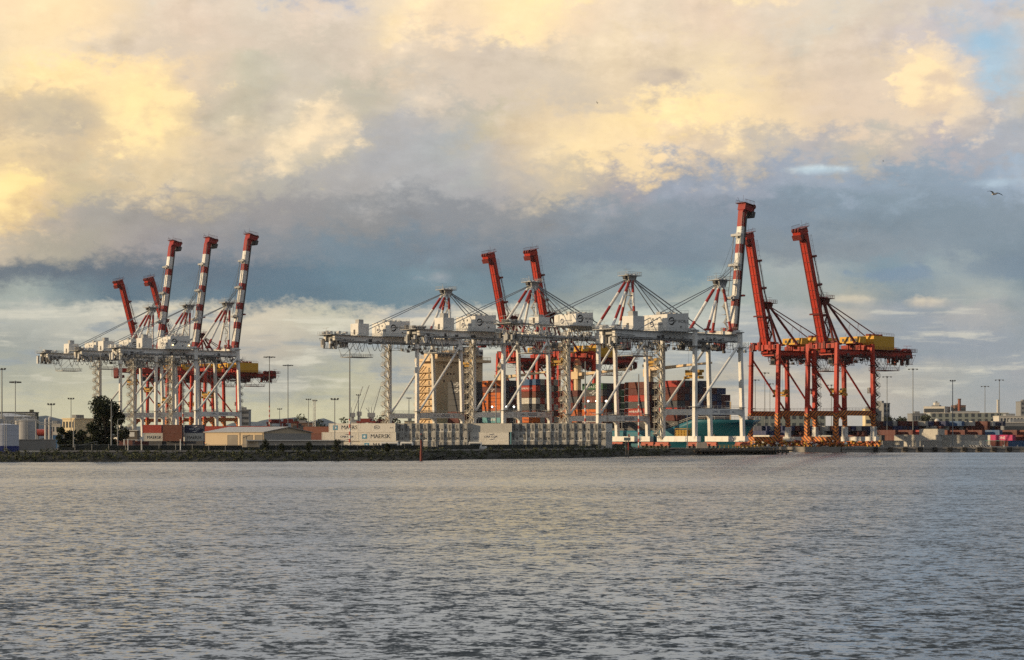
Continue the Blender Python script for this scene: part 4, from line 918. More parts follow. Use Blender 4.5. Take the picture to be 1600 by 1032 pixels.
cage = empty('lashing_cage', wq(-0.5, -10.0, GZ + 4.35), TH + math.pi / 2)
for x in (-3.0, -1.5, 0, 1.5, 3.0):
    for y in (-1.1, 1.1): mb.tube((x, y, 0), (x, y, 2.7), 0.1, SPR, n=5)
for z in (0.05, 0.9, 1.8, 2.7):
    for y in (-1.1, 1.1): mb.tube((-3, y, z), (3, y, z), 0.09, SPR, n=5)
    for x in (-3, 3): mb.tube((x, -1.1, z), (x, 1.1, z), 0.09, SPR, n=5)
mb.build('cage_frame', cage); k2 = MB(); k2.box((-2.8, -0.9, 0.1), (2.8, 0.9, 2.2), mat('cage_rear_panel', (0.30, 0.19, 0.03), 0.7, 0.3)); k2.build('cage_panel', cage)
tag(cage, 'yellow lashing cage standing on the sill of the nearest white crane', 'cage')

# ------------------------------------------------------------------ shipping containers
CC = {}
def cmat(n, c, dirt=0.35, var=0.10): CC[n] = mat('container_' + n.replace(' ', '_'), c, 0.55, var, 0.5, dirt, (0.09, 0.055, 0.035), ribs=0.28)
for n_, c_ in (('white', (0.63, 0.61, 0.55)), ('pale grey', (0.46, 0.45, 0.41)), ('grey', (0.34, 0.335, 0.31)), ('dark grey', (0.050, 0.054, 0.062)), ('red', (0.32, 0.03, 0.02)),
               ('maroon', (0.085, 0.015, 0.013)), ('brown', (0.115, 0.027, 0.015)), ('orange', (0.50, 0.115, 0.012)), ('navy', (0.020, 0.028, 0.065)), ('blue', (0.035, 0.095, 0.21)),
               ('green', (0.028, 0.10, 0.05)), ('teal', (0.10, 0.28, 0.31)), ('pink', (0.42, 0.035, 0.13)), ('dark blue', (0.018, 0.03, 0.10)), ('tan', (0.50, 0.42, 0.31))): cmat(n_, c_)
_cm = {}
def cont_mesh(L, H, colr):
    k = (L, H, colr)
    if k in _cm: return _cm[k]
    m = CC[colr]; mb = MB(); W2 = 1.219; x = L / 2
    mb.box((-x + 0.07, -W2 + 0.035, 0.14), (x - 0.07, W2 - 0.035, H - 0.05), m)
    for sx in (-1, 1):
        for sy in (-1, 1): mb.box((min(sx * x, sx * (x - 0.17)), min(sy * W2, sy * (W2 - 0.17)), 0), (max(sx * x, sx * (x - 0.17)), max(sy * W2, sy * (W2 - 0.17)), H), m)
    for sy in (-1, 1):
        mb.box((-x + 0.17, min(sy * W2, sy * (W2 - 0.1)), 0), (x - 0.17, max(sy * W2, sy * (W2 - 0.1)), 0.16), m); mb.box((-x + 0.17, min(sy * W2, sy * (W2 - 0.08)), H - 0.1), (x - 0.17, max(sy * W2, sy * (W2 - 0.08)), H), m)
    for sx in (-1, 1):
        mb.box((min(sx * x, sx * (x - 0.1)), -W2 + 0.17, 0), (max(sx * x, sx * (x - 0.1)), W2 - 0.17, 0.16), m); mb.box((min(sx * x, sx * (x - 0.1)), -W2 + 0.17, H - 0.12), (max(sx * x, sx * (x - 0.1)), W2 - 0.17, H), m)
        for y in (-0.85, -0.35, 0.35, 0.85): mb.tube((sx * (x - 0.03), y, 0.15), (sx * (x - 0.03), y, H - 0.1), 0.025, WGREY, n=4, caps=False)
        mb.box((min(sx * (x - 0.06), sx * (x - 0.05)) , -0.012, 0.2), (max(sx * (x - 0.06), sx * (x - 0.05)), 0.012, H - 0.15), DGREY)
    _cm[k] = mb.mesh('shipping_container'); return _cm[k]
NCONT = [0]
def container(p, rz, L, H, colr, label, group, text=None, unit=False):
    NCONT[0] += 1
    o = bpy.data.objects.new('shipping_container', cont_mesh(L, H, colr)); COL.objects.link(o); o.location = p; o.rotation_euler = (0, 0, rz)
    tag(o, label, 'container', group)
    if text:
        mb = MB()
        for tx in text:
            kindt = tx[0]
            if kindt == 't':                              # ('t', words, x, z, size, ink)
                mb.text(tx[1], (tx[2], -1.226, tx[3]), (1, 0, 0), (0, 0, 1), tx[4], tx[5])
            elif kindt == 'box': mb.box((tx[2] - tx[4] / 2, -1.226, tx[3]), (tx[2] + tx[4] / 2, -1.2, tx[3] + tx[4]), tx[5])
            elif kindt == 'star':
                pts = []
                for k in range(14): a = math.pi * 2 * k / 14 + math.pi / 2; r = tx[4] * (1.0 if k % 2 == 0 else 0.55); pts.append((math.cos(a) * r, math.sin(a) * r))
                for k in range(14): mb.shape2d([(0, 0), pts[k], pts[(k + 1) % 14]], (tx[2], -1.23, tx[3]), (1, 0, 0), (0, 0, 1), tx[5])
            elif kindt == 'arc':                          # flat brush stroke above / below a word
                s_ = tx[6]; mb.shape2d([(-0.9, 0.0), (0.2, 0.12 * s_), (0.9, 0.34 * s_), (0.8, 0.12 * s_), (0.0, -0.1 * s_)], (tx[2], -1.226, tx[3]), (1, 0, 0), (0, 0, 1), tx[5])
            elif kindt == 'oval':
                n = 20
                for k in range(n):
                    a, b = 2 * math.pi * k / n, 2 * math.pi * (k + 1) / n
                    mb.shape2d([(math.cos(a) * 0.95, math.sin(a) * 0.6), (math.cos(b) * 0.95, math.sin(b) * 0.6), (math.cos(b) * 0.82, math.sin(b) * 0.48), (math.cos(a) * 0.82, math.sin(a) * 0.48)], (tx[2], -1.226, tx[3]), (1, 0, 0), (0, 0, 1), tx[5])
        mb.build('lettering', o)
    if unit:
        x = -L / 2; mb = MB(); f = unit if isinstance(unit, float) else 0.5
        mb.box((x - 0.03, -1.0, H * 0.42), (x + 0.05, 1.0, H - 0.3), CC['grey']); mb.box((x - 0.05, -0.95 + 0.9 * f, H * 0.15), (x + 0.05, -0.95 + 0.9 * f + 0.55, H * 0.86), mat('reefer_grille', (0.13, 0.13, 0.125), 0.7, 0.3))
        mb.box((x - 0.045, -0.9, H * 0.2), (x + 0.05, -0.5, H * 0.36), DGREY); mb.box((x - 0.055, 0.45, H * 0.5), (x + 0.05, 0.85, H * 0.66), DGREY)
        mb.build('refrigeration_unit', o)
    return o
STARB = mat('container_star_blue', (0.09, 0.28, 0.40), 0.5, 0.05)
MAERSK = [('box', 0, -4.0, 0.65, 1.45, STARB), ('star', 0, -4.0, 1.38, 0.5, WINK), ('t', 'MAERSK', 1.2, 0.88, 1.75, INK)]
CMA = [('t', 'CMA CGM', 0.4, 1.0, 0.9, NAVYINK), ('arc', 0, 0.6, 1.95, 0, NAVYINK, 1.0), ('arc', 0, 0.8, 0.45, 0, NAVYINK, 0.9)]
OVAL = [('oval', 0, 0.2, 1.5, 0, NAVYINK), ('t', 'MSC', 0.2, 1.28, 0.6, NAVYINK)]
MARKS = [('t', 'H O', 4.9, 1.15, 0.55, INK)]
# white reefers in front: two long columns, a run of end-on boxes, another long column, another run
DR = R(-12); Yr = 618.0; LDIR = Vector((math.cos(DR), math.sin(DR), 0)); NDIR = Vector((math.sin(DR), -math.cos(DR), 0)); HC = 2.74
def rpos(px, z): return Vector(((px - 800) / F * Yr, Yr, GZ - 0.1 + z))
tiern = ['bottom', 'middle', 'top']
WGp = 'white refrigerated containers stacked three high behind the fence'
def longbox(px, tier, colr, label, text): 
    p = rpos(px, tier * HC); p = p - NDIR * (2.7 if px < 560 else 0.0); container(p, DR, 12.19, HC - 0.02, colr, label, WGp, text)
longbox(541, 2, 'white', 'white container with black lettering, top tier, at the left end of the white stacks', MAERSK)
longbox(586.5 + 3, 2, 'white', 'white container with an oval emblem, top tier', OVAL + MARKS)
longbox(530, 1, 'white', 'white container with navy words between brush strokes, middle tier, behind the banded mast', [(t[0], t[1], t[2] + 1.6, *t[3:]) for t in CMA])
longbox(590.5, 1, 'white', 'white container with blue star square and big black lettering, middle tier', MAERSK)
longbox(541, 0, 'white', 'white container at ground level, leftmost of the white stacks, mostly hidden by fence', CMA)
longbox(594, 0, 'white', 'white container with a blue square at ground level, under the big black lettering', MAERSK)
longbox(771, 2, 'pale grey', 'plain pale grey long container, top tier, between the two runs of container ends', None)
longbox(766, 1, 'white', 'cream white container with navy words and brush strokes between the two runs of ends', CMA + [('t', 'SHIPPING', -4.2, 1.0, 0.45, NAVYINK), ('t', 'REEFER', -4.2, 0.55, 0.4, NAVYINK)])
longbox(766, 0, 'white', 'cream white long container at ground level between the two runs of ends', None)
def run(px0, n, name):
    for k in range(n):
        for t in range(3):
            p = rpos(px0 + k * 12.35, t * HC) - NDIR * (12.19 / 2 - 1.2) + Vector((0, 0, 0))
            cname = ['pale grey', 'grey', 'white', 'pale grey', 'grey', 'pale grey', 'white'][(k * 3 + t * 5 + n) % 7]
            container(p, DR + math.pi / 2, 12.19, HC - 0.02, cname, f'{cname} refrigerated container end, {tiern[t]} tier, {ORD[k]} from left in the {name} run', WGp, None, [0.1, 0.5, 0.9, 1.3][(k * 5 + t * 3) % 4])
run(627, 9, 'left-hand'); run(806, 12, 'right-hand')
# assorted boxes at the left
LGp = 'containers in the yard left of the warehouse'
def lbox(px, ybase_tier, Y, rz, L, colr, label, text=None, H=2.59): return container(Vector(((px - 800) / F * Y, Y, GZ + 0.002 + ybase_tier * (H + 0.01))), rz, L, H, colr, label, LGp, text)
SM = [('t', 'MAERSK', 0.3, 0.75, 1.3, INK)]
lbox(192, 0, 540, R(-6), 6.06, 'maroon', 'maroon short container with its doors shut beside the dark tree', None, 2.9)
lbox(214, 0, 560, R(38), 6.06, 'maroon', 'dark maroon container set at an angle, half behind the maroon one by the tree')
lbox(241, 1, 640, R(-4), 6.06, 'pale grey', 'pale grey container with black lettering under a bright red container', SM)
lbox(239, 2, 640, R(-4), 6.06, 'red', 'bright red container stacked beside the rust brown pair, left of the warehouse')
lbox(271, 1, 638, R(-4), 6.06, 'brown', 'rust brown container directly below another rust brown one')
lbox(271, 2, 638, R(-4), 6.06, 'brown', 'rust brown container stacked on an identical one beside the bright red container')
lbox(304, 1, 640, R(-4), 6.06, 'pale grey', 'pale grey container with black lettering, partly hidden by the warehouse', SM)
lbox(304, 2, 640, R(-4), 6.06, 'navy', 'navy container with white lettering above a pale grey one by the warehouse', [('t', 'CMA CGM', 0.2, 1.0, 0.75, WINK), ('arc', 0, 0.3, 1.85, 0, WINK, 0.9), ('arc', 0, 0.3, 0.5, 0, WINK, 0.9)])
for k_, px in enumerate((240, 271, 304)): lbox(px, 0, 639, R(-4), 6.06, 'dark grey', ['dark grey container at ground level, left one of three below the red and brown stacks', 'dark grey container at ground level below the rust brown pair', 'dark grey container at ground level below the navy one by the warehouse'][k_])
for k, (px, t) in enumerate(((345, 2), (393, 2), (345, 1))): lbox(px, t, 700, R(-4), 12.19, 'red', f"red long container behind the warehouse, {['left', 'right'][k % 2]} one of the {['upper', 'lower'][k // 2]} pair")
for k, (px, t, c_) in enumerate(((500, 1, 'maroon'), (498, 2, 'brown'))): lbox(px, t - 0, 730, R(-30), 12.19, c_, ['maroon container under a rust brown one, right of the warehouse gable', 'rust brown container topping the stack right of the warehouse gable'][k])
# right-hand yard by the river front: long sides face the dock
RZ = R(-50); RGp = 'containers in the yard behind the river-front quay'
def rbox(px, t, Y, colr, label, text=None, L=12.19, rz=RZ): return container(Vector(((px - 800) / F * Y, Y, GZ + 0.002 + t * 2.6)), rz, L, 2.59, colr, label, RGp, text)
rr_ = [(1392, 0, 868, 'grey', 'grey container at ground level beside the foot of the farthest right red crane'), (1417, 0, 880, 'pale grey', 'pale grey container at ground level, second from the red crane'),
       (1417, 1, 880, 'pale grey', 'pale grey container with small dark letters on its side, second tier', [('t', 'BPC', 0.2, 1.0, 0.7, INK)]), (1452, 0, 886, 'grey', 'grey container at the bottom of the only three-high grey stack'),
       (1452, 1, 886, 'pale grey', 'pale grey container in the middle of the three-high grey stack'), (1456, 2, 886, 'pale grey', 'pale grey container on top of the three-high grey stack'),
       (1487, 0, 886, 'pale grey', 'pale grey container at ground level left of the quay light pole'), (1487, 1, 886, 'grey', 'grey container on the second tier left of the quay light pole'),
       (1523, 0, 886, 'white', 'white container at ground level by the black and white barrier'), (1523, 1, 886, 'grey', 'grey container on the second tier by the black and white barrier'),
       (1545, 1, 935, 'white', 'white container beside the pink one'), (1545, 0, 935, 'grey', 'grey container below the white one beside the pink container'),
       (1567, 1, 915, 'pink', 'bright pink container with white lettering near the right edge', [('t', 'ONE', 0.3, 0.7, 1.7, WINK)]), (1567, 0, 915, 'maroon', 'maroon container under the bright pink one'),
       (1596, 1, 915, 'maroon', 'maroon container at the right edge, beside the pink one'), (1596, 0, 868, 'blue', 'blue container with a white label at the right edge of the quay', [('box', 0, 3.2, 0.9, 1.1, WINK)])]
for q in rr_: rbox(*q)
# the far yard: a wall of small boxes, too many to tell apart
mb = MB(); rnd = random.Random(3)
def fbox(p, L, m):
    u = -RL; v = B
    c = Vector(p); mb.hexa([c - u * L / 2 - v * 1.2, c + u * L / 2 - v * 1.2, c + u * L / 2 + v * 1.2, c - u * L / 2 + v * 1.2] + [q + Vector((0, 0, 2.55)) for q in (c - u * L / 2 - v * 1.2, c + u * L / 2 - v * 1.2, c + u * L / 2 + v * 1.2, c - u * L / 2 + v * 1.2)], m)
for px in range(1186, 1640, 8):
    Y = 1075 + (px - 1400) * 0.05
    h = 4 if px < 1370 else (5 if px < 1480 else rnd.choice([4, 5, 5]))
    if px > 1560: h = 3
    for t in range(h):
        c_ = rnd.choice(['navy', 'dark blue', 'navy', 'maroon', 'dark blue', 'grey', 'maroon'] if px < 1480 else ['maroon', 'brown', 'grey', 'blue', 'navy', 'maroon', 'pale grey'])
        fbox(((px - 800) / F * Y, Y + rnd.uniform(-1, 1), GZ + t * 2.6), 6.06 if rnd.random() < 0.5 else 12.19, CC[c_])
for px in range(420, 1010, 9):                            # behind the left quay
    Y = 1180
    for t in range(rnd.choice([1, 2, 2, 3])): fbox(((px - 800) / F * Y, Y + rnd.uniform(-3, 3), GZ + t * 2.6), 6.06, CC[rnd.choice(['maroon', 'brown', 'dark grey', 'navy', 'maroon', 'grey', 'orange'])])
for k in range(9):                                        # second row behind the quay
    c_ = ['maroon', 'maroon', 'red', 'brown', 'maroon', 'maroon', 'blue', 'maroon', 'brown'][k]
    for t in (0, 1, 2): fbox(((1386 + k * 27 - 800) / F * 985, 985, GZ + 0.002 + t * 2.6), 12.19, CC[c_])
for px, t, Y, c_ in ((1190, 0, 960, 'grey'), (1190, 1, 960, 'white'), (1222, 0, 975, 'navy'), (1222, 1, 975, 'maroon'), (1250, 0, 930, 'orange'), (1250, 1, 930, 'brown'), (1286, 0, 960, 'maroon'), (1286, 1, 960, 'grey'), (1338, 0, 925, 'orange'), (1338, 1, 925, 'brown'), (1364, 0, 940, 'maroon'), (1364, 1, 940, 'dark grey')):
    fbox(((px - 800) / F * Y, Y, GZ + 0.002 + t * 2.6), 12.19, CC[c_])
kind(mb.build('far_container_stacks'), 'stuff')

# ------------------------------------------------------------------ the container ship along the left quay
TEAL = mat('ship_teal_hull', (0.016, 0.125, 0.175), 0.45, 0.14, 0.12, 0.35, (0.03, 0.06, 0.06)); BOOT = mat('ship_boot_red', (0.16, 0.035, 0.03), 0.7, 0.25)
SHIP_RZ = -math.pi / 2 + TH                                # local x points to the bow, local y across the dock
S_BOW, XC, BEAM, DECK = 8.0, 32.0, 31.0, 8.9
SL = 215.0
def ship_pt(s, x, z): return wq(s, x, z)
ship = empty('container_ship', wq(S_BOW + SL / 2, XC, 0), SHIP_RZ)
tag(ship, 'teal container ship with cream bridge, moored behind the white cranes and loaded with containers', 'ship')
def loc(s, x): return (S_BOW + SL / 2 - s, x - XC)         # dock coordinates -> ship local
NS, NZ = 44, 9; vs = []; fs = []
for i in range(NS + 1):
    t = (i / NS); t = t ** 1.6 if False else t
    for k in range(NZ + 1):
        zz = k / NZ
        fore = max(0.0, 1 - t / 0.16)                        # 1 at the stem
        z = -1.5 + (DECK + 1.5 + (4.0 * min(1, max(0, (0.13 - t) / 0.06)) if t < 0.13 else 0)) * zz
        ent = 0.06 + 0.20 * (1 - zz)                        # waterline enters finer than the deck
        w = BEAM / 2 * (1 - max(0.0, 1 - t / ent) ** (2.2 if zz > 0.5 else 1.7)) if t < ent else BEAM / 2
        if t > 0.9: w *= 1 - (1 - zz) * 0.55 * ((t - 0.9) / 0.1)
        xl_ = SL / 2 - t * SL + (zz - 0.5) * 9.0 * max(0, 1 - t / 0.10)
        if zz < 0.42: xl_ += 0
        vs.append((xl_, -w, z)); vs.append((xl_, w, z))
row = (NZ + 1) * 2
for i in range(NS):
    for k in range(NZ):
        for s_ in (0, 1):
            a = i * row + k * 2 + s_; f = (a, a + row, a + row + 2, a + 2); fs.append(f if s_ else f[::-1])
    a = i * row + NZ * 2; fs.append((a, a + 1, a + row + 1, a + row))
for k in range(NZ): a = NS * row + k * 2; fs.append((a, a + 2, a + 3, a + 1)); 
hb = MB(); hb.add(vs, fs, TEAL)
bi = hb._m(BOOT)
for j, f in enumerate(hb.f):
    if max(hb.v[q][2] for q in f) < 1.5: hb.mi[j] = bi
ho = hb.build('hull', ship, smooth=True)
an = MB()
for y in (-5.2,):
    an.box((SL / 2 - 9.5, y - 3.3, DECK - 2.5), (SL / 2 - 8.3, y - 2.6, DECK - 1.0), DGREY)
an.build('anchor', ship)
rl = MB()
pr = []
for i in range(0, 7):
    a = i * row + NZ * 2; pr.append(Vector(vs[a]))
rl.rail(pr, OFFW, 1.2, 0.07, 3.0); pr2 = [Vector(vs[i * row + NZ * 2 + 1]) for i in range(7)]; rl.rail(pr2, OFFW, 1.2, 0.07, 3.0)
rl.tube((SL / 2 - 8, 0, DECK + 3), (SL / 2 - 8, 0, DECK + 11), 0.25, CREAM, n=6); rl.build('bow_rail', ship)
# superstructure
xb_, _ = loc(183, 0)
sb = MB(); sb.box((xb_ - 14, -13.5, DECK), (xb_, 13.5, 40.0), CREAM); su = sb.build('superstructure', ship)
br = MB(); br.box((xb_ - 10, -17.5, 40.01), (xb_ + 1.2, 17.5, 41.2), CREAM); br.box((xb_ - 9, -13, 41.21), (xb_ + 0.8, 13, 44.0), CREAM); br.rail([(xb_ + 1.1, -17.4, 41.2), (xb_ + 1.1, 17.4, 41.2)], CREAM, 1.2, 0.08, 2); br.rail([(xb_ - 9, -17.4, 41.2), (xb_ + 1.1, -17.4, 41.2)], CREAM, 1.2, 0.08, 2)
br.box((xb_ - 6, -5, 44.01), (xb_ - 1, 5, 45.2), CREAM); br.rail([(xb_ + .7, -13, 44), (xb_ + .7, 13, 44)], CREAM, 1.1, 0.06, 1.5); bo_ = br.build('bridge', ship)
for k in range(12): g_ = MB(); y = -12.6 + k * 2.12; g_.box((xb_ + 0.78, y, 42.0), (xb_ + 0.86, y + 1.75, 43.3), GLASS); g_.build('window', bo_)
for zi, z in enumerate((37.3, 34.2, 31.0)):
    for y in ((-9, -5, 0, 1.6, 6, 10) if zi != 1 else (-7, -5.2, -3.4, 3, 4.8)): g_ = MB(); g_.box((xb_ + 0.005, y, z), (xb_ + 0.06, y + 0.7, z + 0.8), GLASS); g_.build('window', su)
for k in range(9):
    gl = MB(); z = DECK + 2.6 + k * 2.95; gl.box((xb_ - 13, -15.6, z), (xb_ - 1.0, -13.51, z + 0.18), CREAM); gl.rail([(xb_ - 13, -15.5, z + .18), (xb_ - 1, -15.5, z + .18)], CREAM, 1.1, 0.07, 1.5)
    gl.beam((xb_ - 11, -14.6, z), (xb_ - 7, -14.6, z + 2.95), 0.8, 0.2, CREAM); gl.box((xb_ - 5, -13.56, z + 0.4), (xb_ - 4, -13.505, z + 2.2), DGREY); gl.build('side_gallery', su)
ms = MB(); ms.tube((xb_ - 4, 0, 45.2), (xb_ - 4, 0, 52), 0.35, CREAM, r1=0.15); ms.tube((xb_ - 4, -3, 48), (xb_ - 4, 3, 48), 0.15, CREAM); ms.tube((xb_ - 4, -2, 50), (xb_ - 4, 2, 50), 0.12, CREAM); ms.sphere((xb_ - 2, 3, 46.2), 0.9, OFFW); ms.build('radar_mast', ship)
fu = MB(); fu.box((xb_ - 26, -4, DECK), (xb_ - 18, 4, 38), TEAL, top=(0.8, 0.4)); fu.build('funnel', ship)
# deck cranes with stowed jibs
for k, (s_, jl) in enumerate(((60.5, 33), (103.8, 31), (154.0, 30))):
    x, _ = loc(s_, 0); dc = MB()
    dc.tube((x, 0, DECK), (x, 0, 36.5), 1.7, CREAM, r1=1.5, n=14); dc.tube((x, 0, 36.51), (x, 0, 39.0), 1.9, mat('crane_top_rust', (0.35, 0.12, 0.05), 0.6, 0.2) if k == 1 else CREAM, r1=0.8, n=14)
    dc.box((x - 1.9, -1.9, 30.5), (x + 2.2, 1.9, 33.6), CREAM); post = dc.build('deck_crane_post', ship)
    jb = MB(); z0 = 32.4 if k else 33.5
    for y in (-1.1, 1.1): jb.beam((x + 1.6, y, z0), (x + jl, y * 0.5, z0 + 1.6), 0.7, 1.3, CREAM, w1=0.35, h1=0.6)
    for q in range(7): xx = x + 3 + (jl - 4) * q / 7; jb.tube((xx, -1.1, z0 + 0.3 + q * .1), (xx + 3, 1.0, z0 + 0.5 + q * .1), 0.12, CREAM, n=5)
    jb.box((x + jl - 0.6, -1.0, z0 + 1.2), (x + jl + 0.8, 1.0, z0 + 2.0), CREAM); jb.build('jib', post)
# lashing bridges and hatch edge
lb = MB()
for s_ in (43.5, 66, 99, 127, 152):
    x, _ = loc(s_, 0); lb.box((x - 0.5, -14.6, DECK), (x + 0.5, 14.6, DECK + 0.6), WGREY)
    for y in range(-14, 15, 4): lb.tube((x, y, DECK), (x, y, DECK + 5.5), 0.14, WGREY, n=5)
    lb.box((x - 0.5, -14.6, DECK + 5.4), (x + 0.5, 14.6, DECK + 5.6), WGREY)
lb.box((loc(41.5, 0)[0], -14.0, DECK), (loc(27, 0)[0], 13.5, DECK + 3.6), DGREY)
lb.box((loc(176, 0)[0], -15.2, DECK), (loc(28, 0)[0], -14.9, DECK + 0.9), DGREY); lb.build('lashing_bridge', ship)
# its containers: long sides face the quay, ends face the bow
SGp = 'containers stacked on the ship'
rnd = random.Random(21)
U, HT = 'dark', 2.6
BAYS = [  # front s, rows shown on the front, tiers, side colours from the deck up, name, front palette
 (28.0, 11, 6, ['maroon', 'red', 'dark grey', 'brown', 'maroon', 'red'], 'foremost', ['navy', 'maroon', 'dark blue', 'brown', 'navy', 'dark grey', 'maroon']),
 (47.0, 3, 7, ['dark grey', 'orange', 'red', 'dark grey', 'red', 'maroon', 'brown'], 'second', ['maroon', 'dark grey', 'maroon']),
 (72.0, 5, 8, ['maroon', 'white', 'orange', 'dark grey', 'brown', 'dark grey', 'green', 'green'], 'third', ['dark grey', 'green', 'maroon', 'navy']),
 (85.5, 1, 6, ['dark grey', 'orange', 'orange', 'maroon', 'dark grey', 'maroon'], 'fourth', ['maroon']),
 (113.0, 5, 8, ['maroon', 'orange', 'brown', 'dark grey', 'pale grey', 'brown', 'red', 'blue'], 'fifth', ['grey', 'maroon', 'dark grey', 'red', 'maroon', 'grey']),
 (136.0, 4, 8, ['maroon', 'teal', 'grey', 'orange', 'orange', 'orange', 'maroon', 'orange'], 'sixth', ['navy', 'dark grey', 'maroon', 'dark grey']),
 (160.0, 5, 8, ['brown', 'maroon', 'maroon', 'dark grey', 'dark grey', 'dark grey', 'dark grey', 'dark grey'], 'rearmost', ['dark grey', 'navy', 'dark grey', 'dark grey']),
]
HL = [('t', 'Hapag-Lloyd', 0.9, 0.95, 1.05, NAVYINK), ('box', 0, -3.9, 0.8, 1.0, NAVYINK)]
HS = [('t', 'HAMBURG SUD', 0.2, 0.9, 1.1, WINK)]
UA = [('t', 'U A S C', 0, 0.7, 1.4, WINK)]
CM2 = [('t', 'CMA CGM', 0.2, 1.0, 0.9, WINK), ('arc', 0, 0.3, 1.95, 0, WINK, 1.0), ('arc', 0, 0.3, 0.5, 0, WINK, 1.0)]
TXT = {(72.0, 6): UA, (72.0, 5): CM2, (72.0, 2): HL, (72.0, 1): MAERSK, (47.0, 2): HS, (47.0, 1): HL, (136.0, 3): HL, (136.0, 4): HL, (136.0, 5): HL, (136.0, 7): HL, (136.0, 6): CM2, (113.0, 1): HL, (113.0, 6): HS, (113.0, 4): CM2, (160.0, 6): CM2, (160.0, 7): CM2}
WRIT = {id(HL): 'with dark lettering', id(HS): 'with white lettering', id(UA): 'with widely spaced white letters', id(CM2): 'with white words and brush strokes', id(MAERSK): 'with black lettering and blue star'}
BAYKEY = {}
STUFFED = set([(28, 6, 0), (28, 6, 1), (72, 1, 1), (72, 2, 1), (136, 3, 2), (160, 0, 0), (160, 1, 0), (160, 2, 0), (160, 3, 0), (160, 4, 0), (160, 4, 2), (160, 4, 3), (160, 4, 4), (160, 4, 5), (160, 4, 6), (160, 4, 7), (136, 2, 2), (28, 3, 1), (72, 3, 1), (113, 3, 0), (136, 3, 0), (160, 2, 2), (160, 4, 1), (136, 1, 0), (72, 4, 1), (113, 2, 0), (160, 3, 2), (113, 1, 0), (28, 3, 2), (113, 4, 0), (136, 1, 2), (136, 2, 0), (28, 3, 0), (28, 6, 2), (28, 6, 3), (160, 2, 3), (28, 5, 1), (113, 2, 2)])
sm_ = MB()
for s0, rows, tiers, side, nm, pal in BAYS:
    sm = s0 + 6.1
    for r_ in range(rows):
        for t in range(tiers):
            if nm == 'foremost' and ((r_ > 9 and t > 3) or (r_ > 5 and t > 4) or (r_ in (3,) and t > 4)): continue
            if nm == 'second' and r_ == 0 and t > 6: continue
            c_ = side[t] if r_ == 0 else pal[(r_ * 2 + t * 3 + (r_ * t) % 3) % len(pal)]
            if nm == 'third' and t == 7: continue
            tx = TXT.get((s0, t)) if r_ == 0 else None
            p = ship_pt(sm, 18.2 + r_ * 2.5 + (0 if s0 > 30 else 0), DECK + (0.95 if s0 > 30 else 3.7) + t * HT)
            tn = ['lowest', 'second', 'third', 'fourth', 'fifth', 'sixth', 'seventh', 'eighth'][t]
            if r_ == 0: lab = f"{c_} container {WRIT[id(tx)] + ', ' if tx else ''}quay side, {tn} tier, {nm} ship stack"
            else: lab = f"{c_} container end, {tn} tier, {ORD[r_]} from the quay, {nm} ship stack"
            if c_ == 'teal': tx = [('t', 'MAERSK', 0.6, 0.9, 1.5, WINK)]; lab = f'pale teal container with white lettering on the quay side, lowest tier, {nm} ship stack'
            if (int(s0), r_, t) in STUFFED:                # barely seen between the others: one mass
                u = -RL; v = B; q = [p - u * 6.09 - v * 1.2, p + u * 6.09 - v * 1.2, p + u * 6.09 + v * 1.2, p - u * 6.09 + v * 1.2]
                sm_.hexa(q + [w_ + Vector((0, 0, HT - 0.03)) for w_ in q], CC[c_]); continue
            ob_ = container(p, RZ, 12.19, HT - 0.11, c_, lab, SGp, tx); BAYKEY[ob_.name] = (int(s0), r_, t)
if sm_.f: kind(sm_.build('ship_container_mass'), 'stuff')
# lit deck lamps
for k, (px, py, s_) in enumerate(((769, 636, 135.4), (791, 636, 135.2), (803, 636, 128), (903, 627, 85), (919, 627, 71.4), (932, 627, 71.2), (947, 627, 71.0))):
    t = (px - 800.0) / F; b0 = W0 + B * 16.3; s2 = (b0.x - t * b0.y) / (t * RL.y - RL.x); q = wq(s2, 16.3, 0); z = CAM_H + (HZ - py) / F * q.y
    mb = MB(); mb.sphere((0, 0, 0), 0.34, LAMP); mb.box((-0.4, 0.2, -0.3), (0.4, 0.6, 0.4), DGREY); mb.tube((0, 0.7, 0.2), (0, 0.7, GZ - z), 0.06, POLE, n=5)
    o = mb.build('work_lamp'); o.location = (q.x, q.y, z); tag(o, f'lit white work lamp by the ship, {ORD[k]} of seven from the left', 'lamp', 'lit work lamps beside the ship')
# ------------------------------------------------------------------ warehouse and annex
BEIGE = mat('beige_cladding', (0.50, 0.40, 0.27), 0.6, 0.07, 0.3, 0.2, (0.25, 0.19, 0.12), ribs=0.4); GREYR = mat('grey_roof_sheet', (0.30, 0.285, 0.26), 0.6, 0.1, 0.3, 0.2, ribs=0.4)
SHGREY = mat('shaded_wall_grey', (0.33, 0.30, 0.25), 0.6, 0.1, 0.5, 0.2)  # grey that gives the annex's long side its shaded tone
def frame(px, Y, rz): return (px - 800) / F * Y, Y, rz
whs = empty('warehouse', ((447 - 800) / F * 552 - 0, 552, GZ), R(-33))      # origin: front right corner
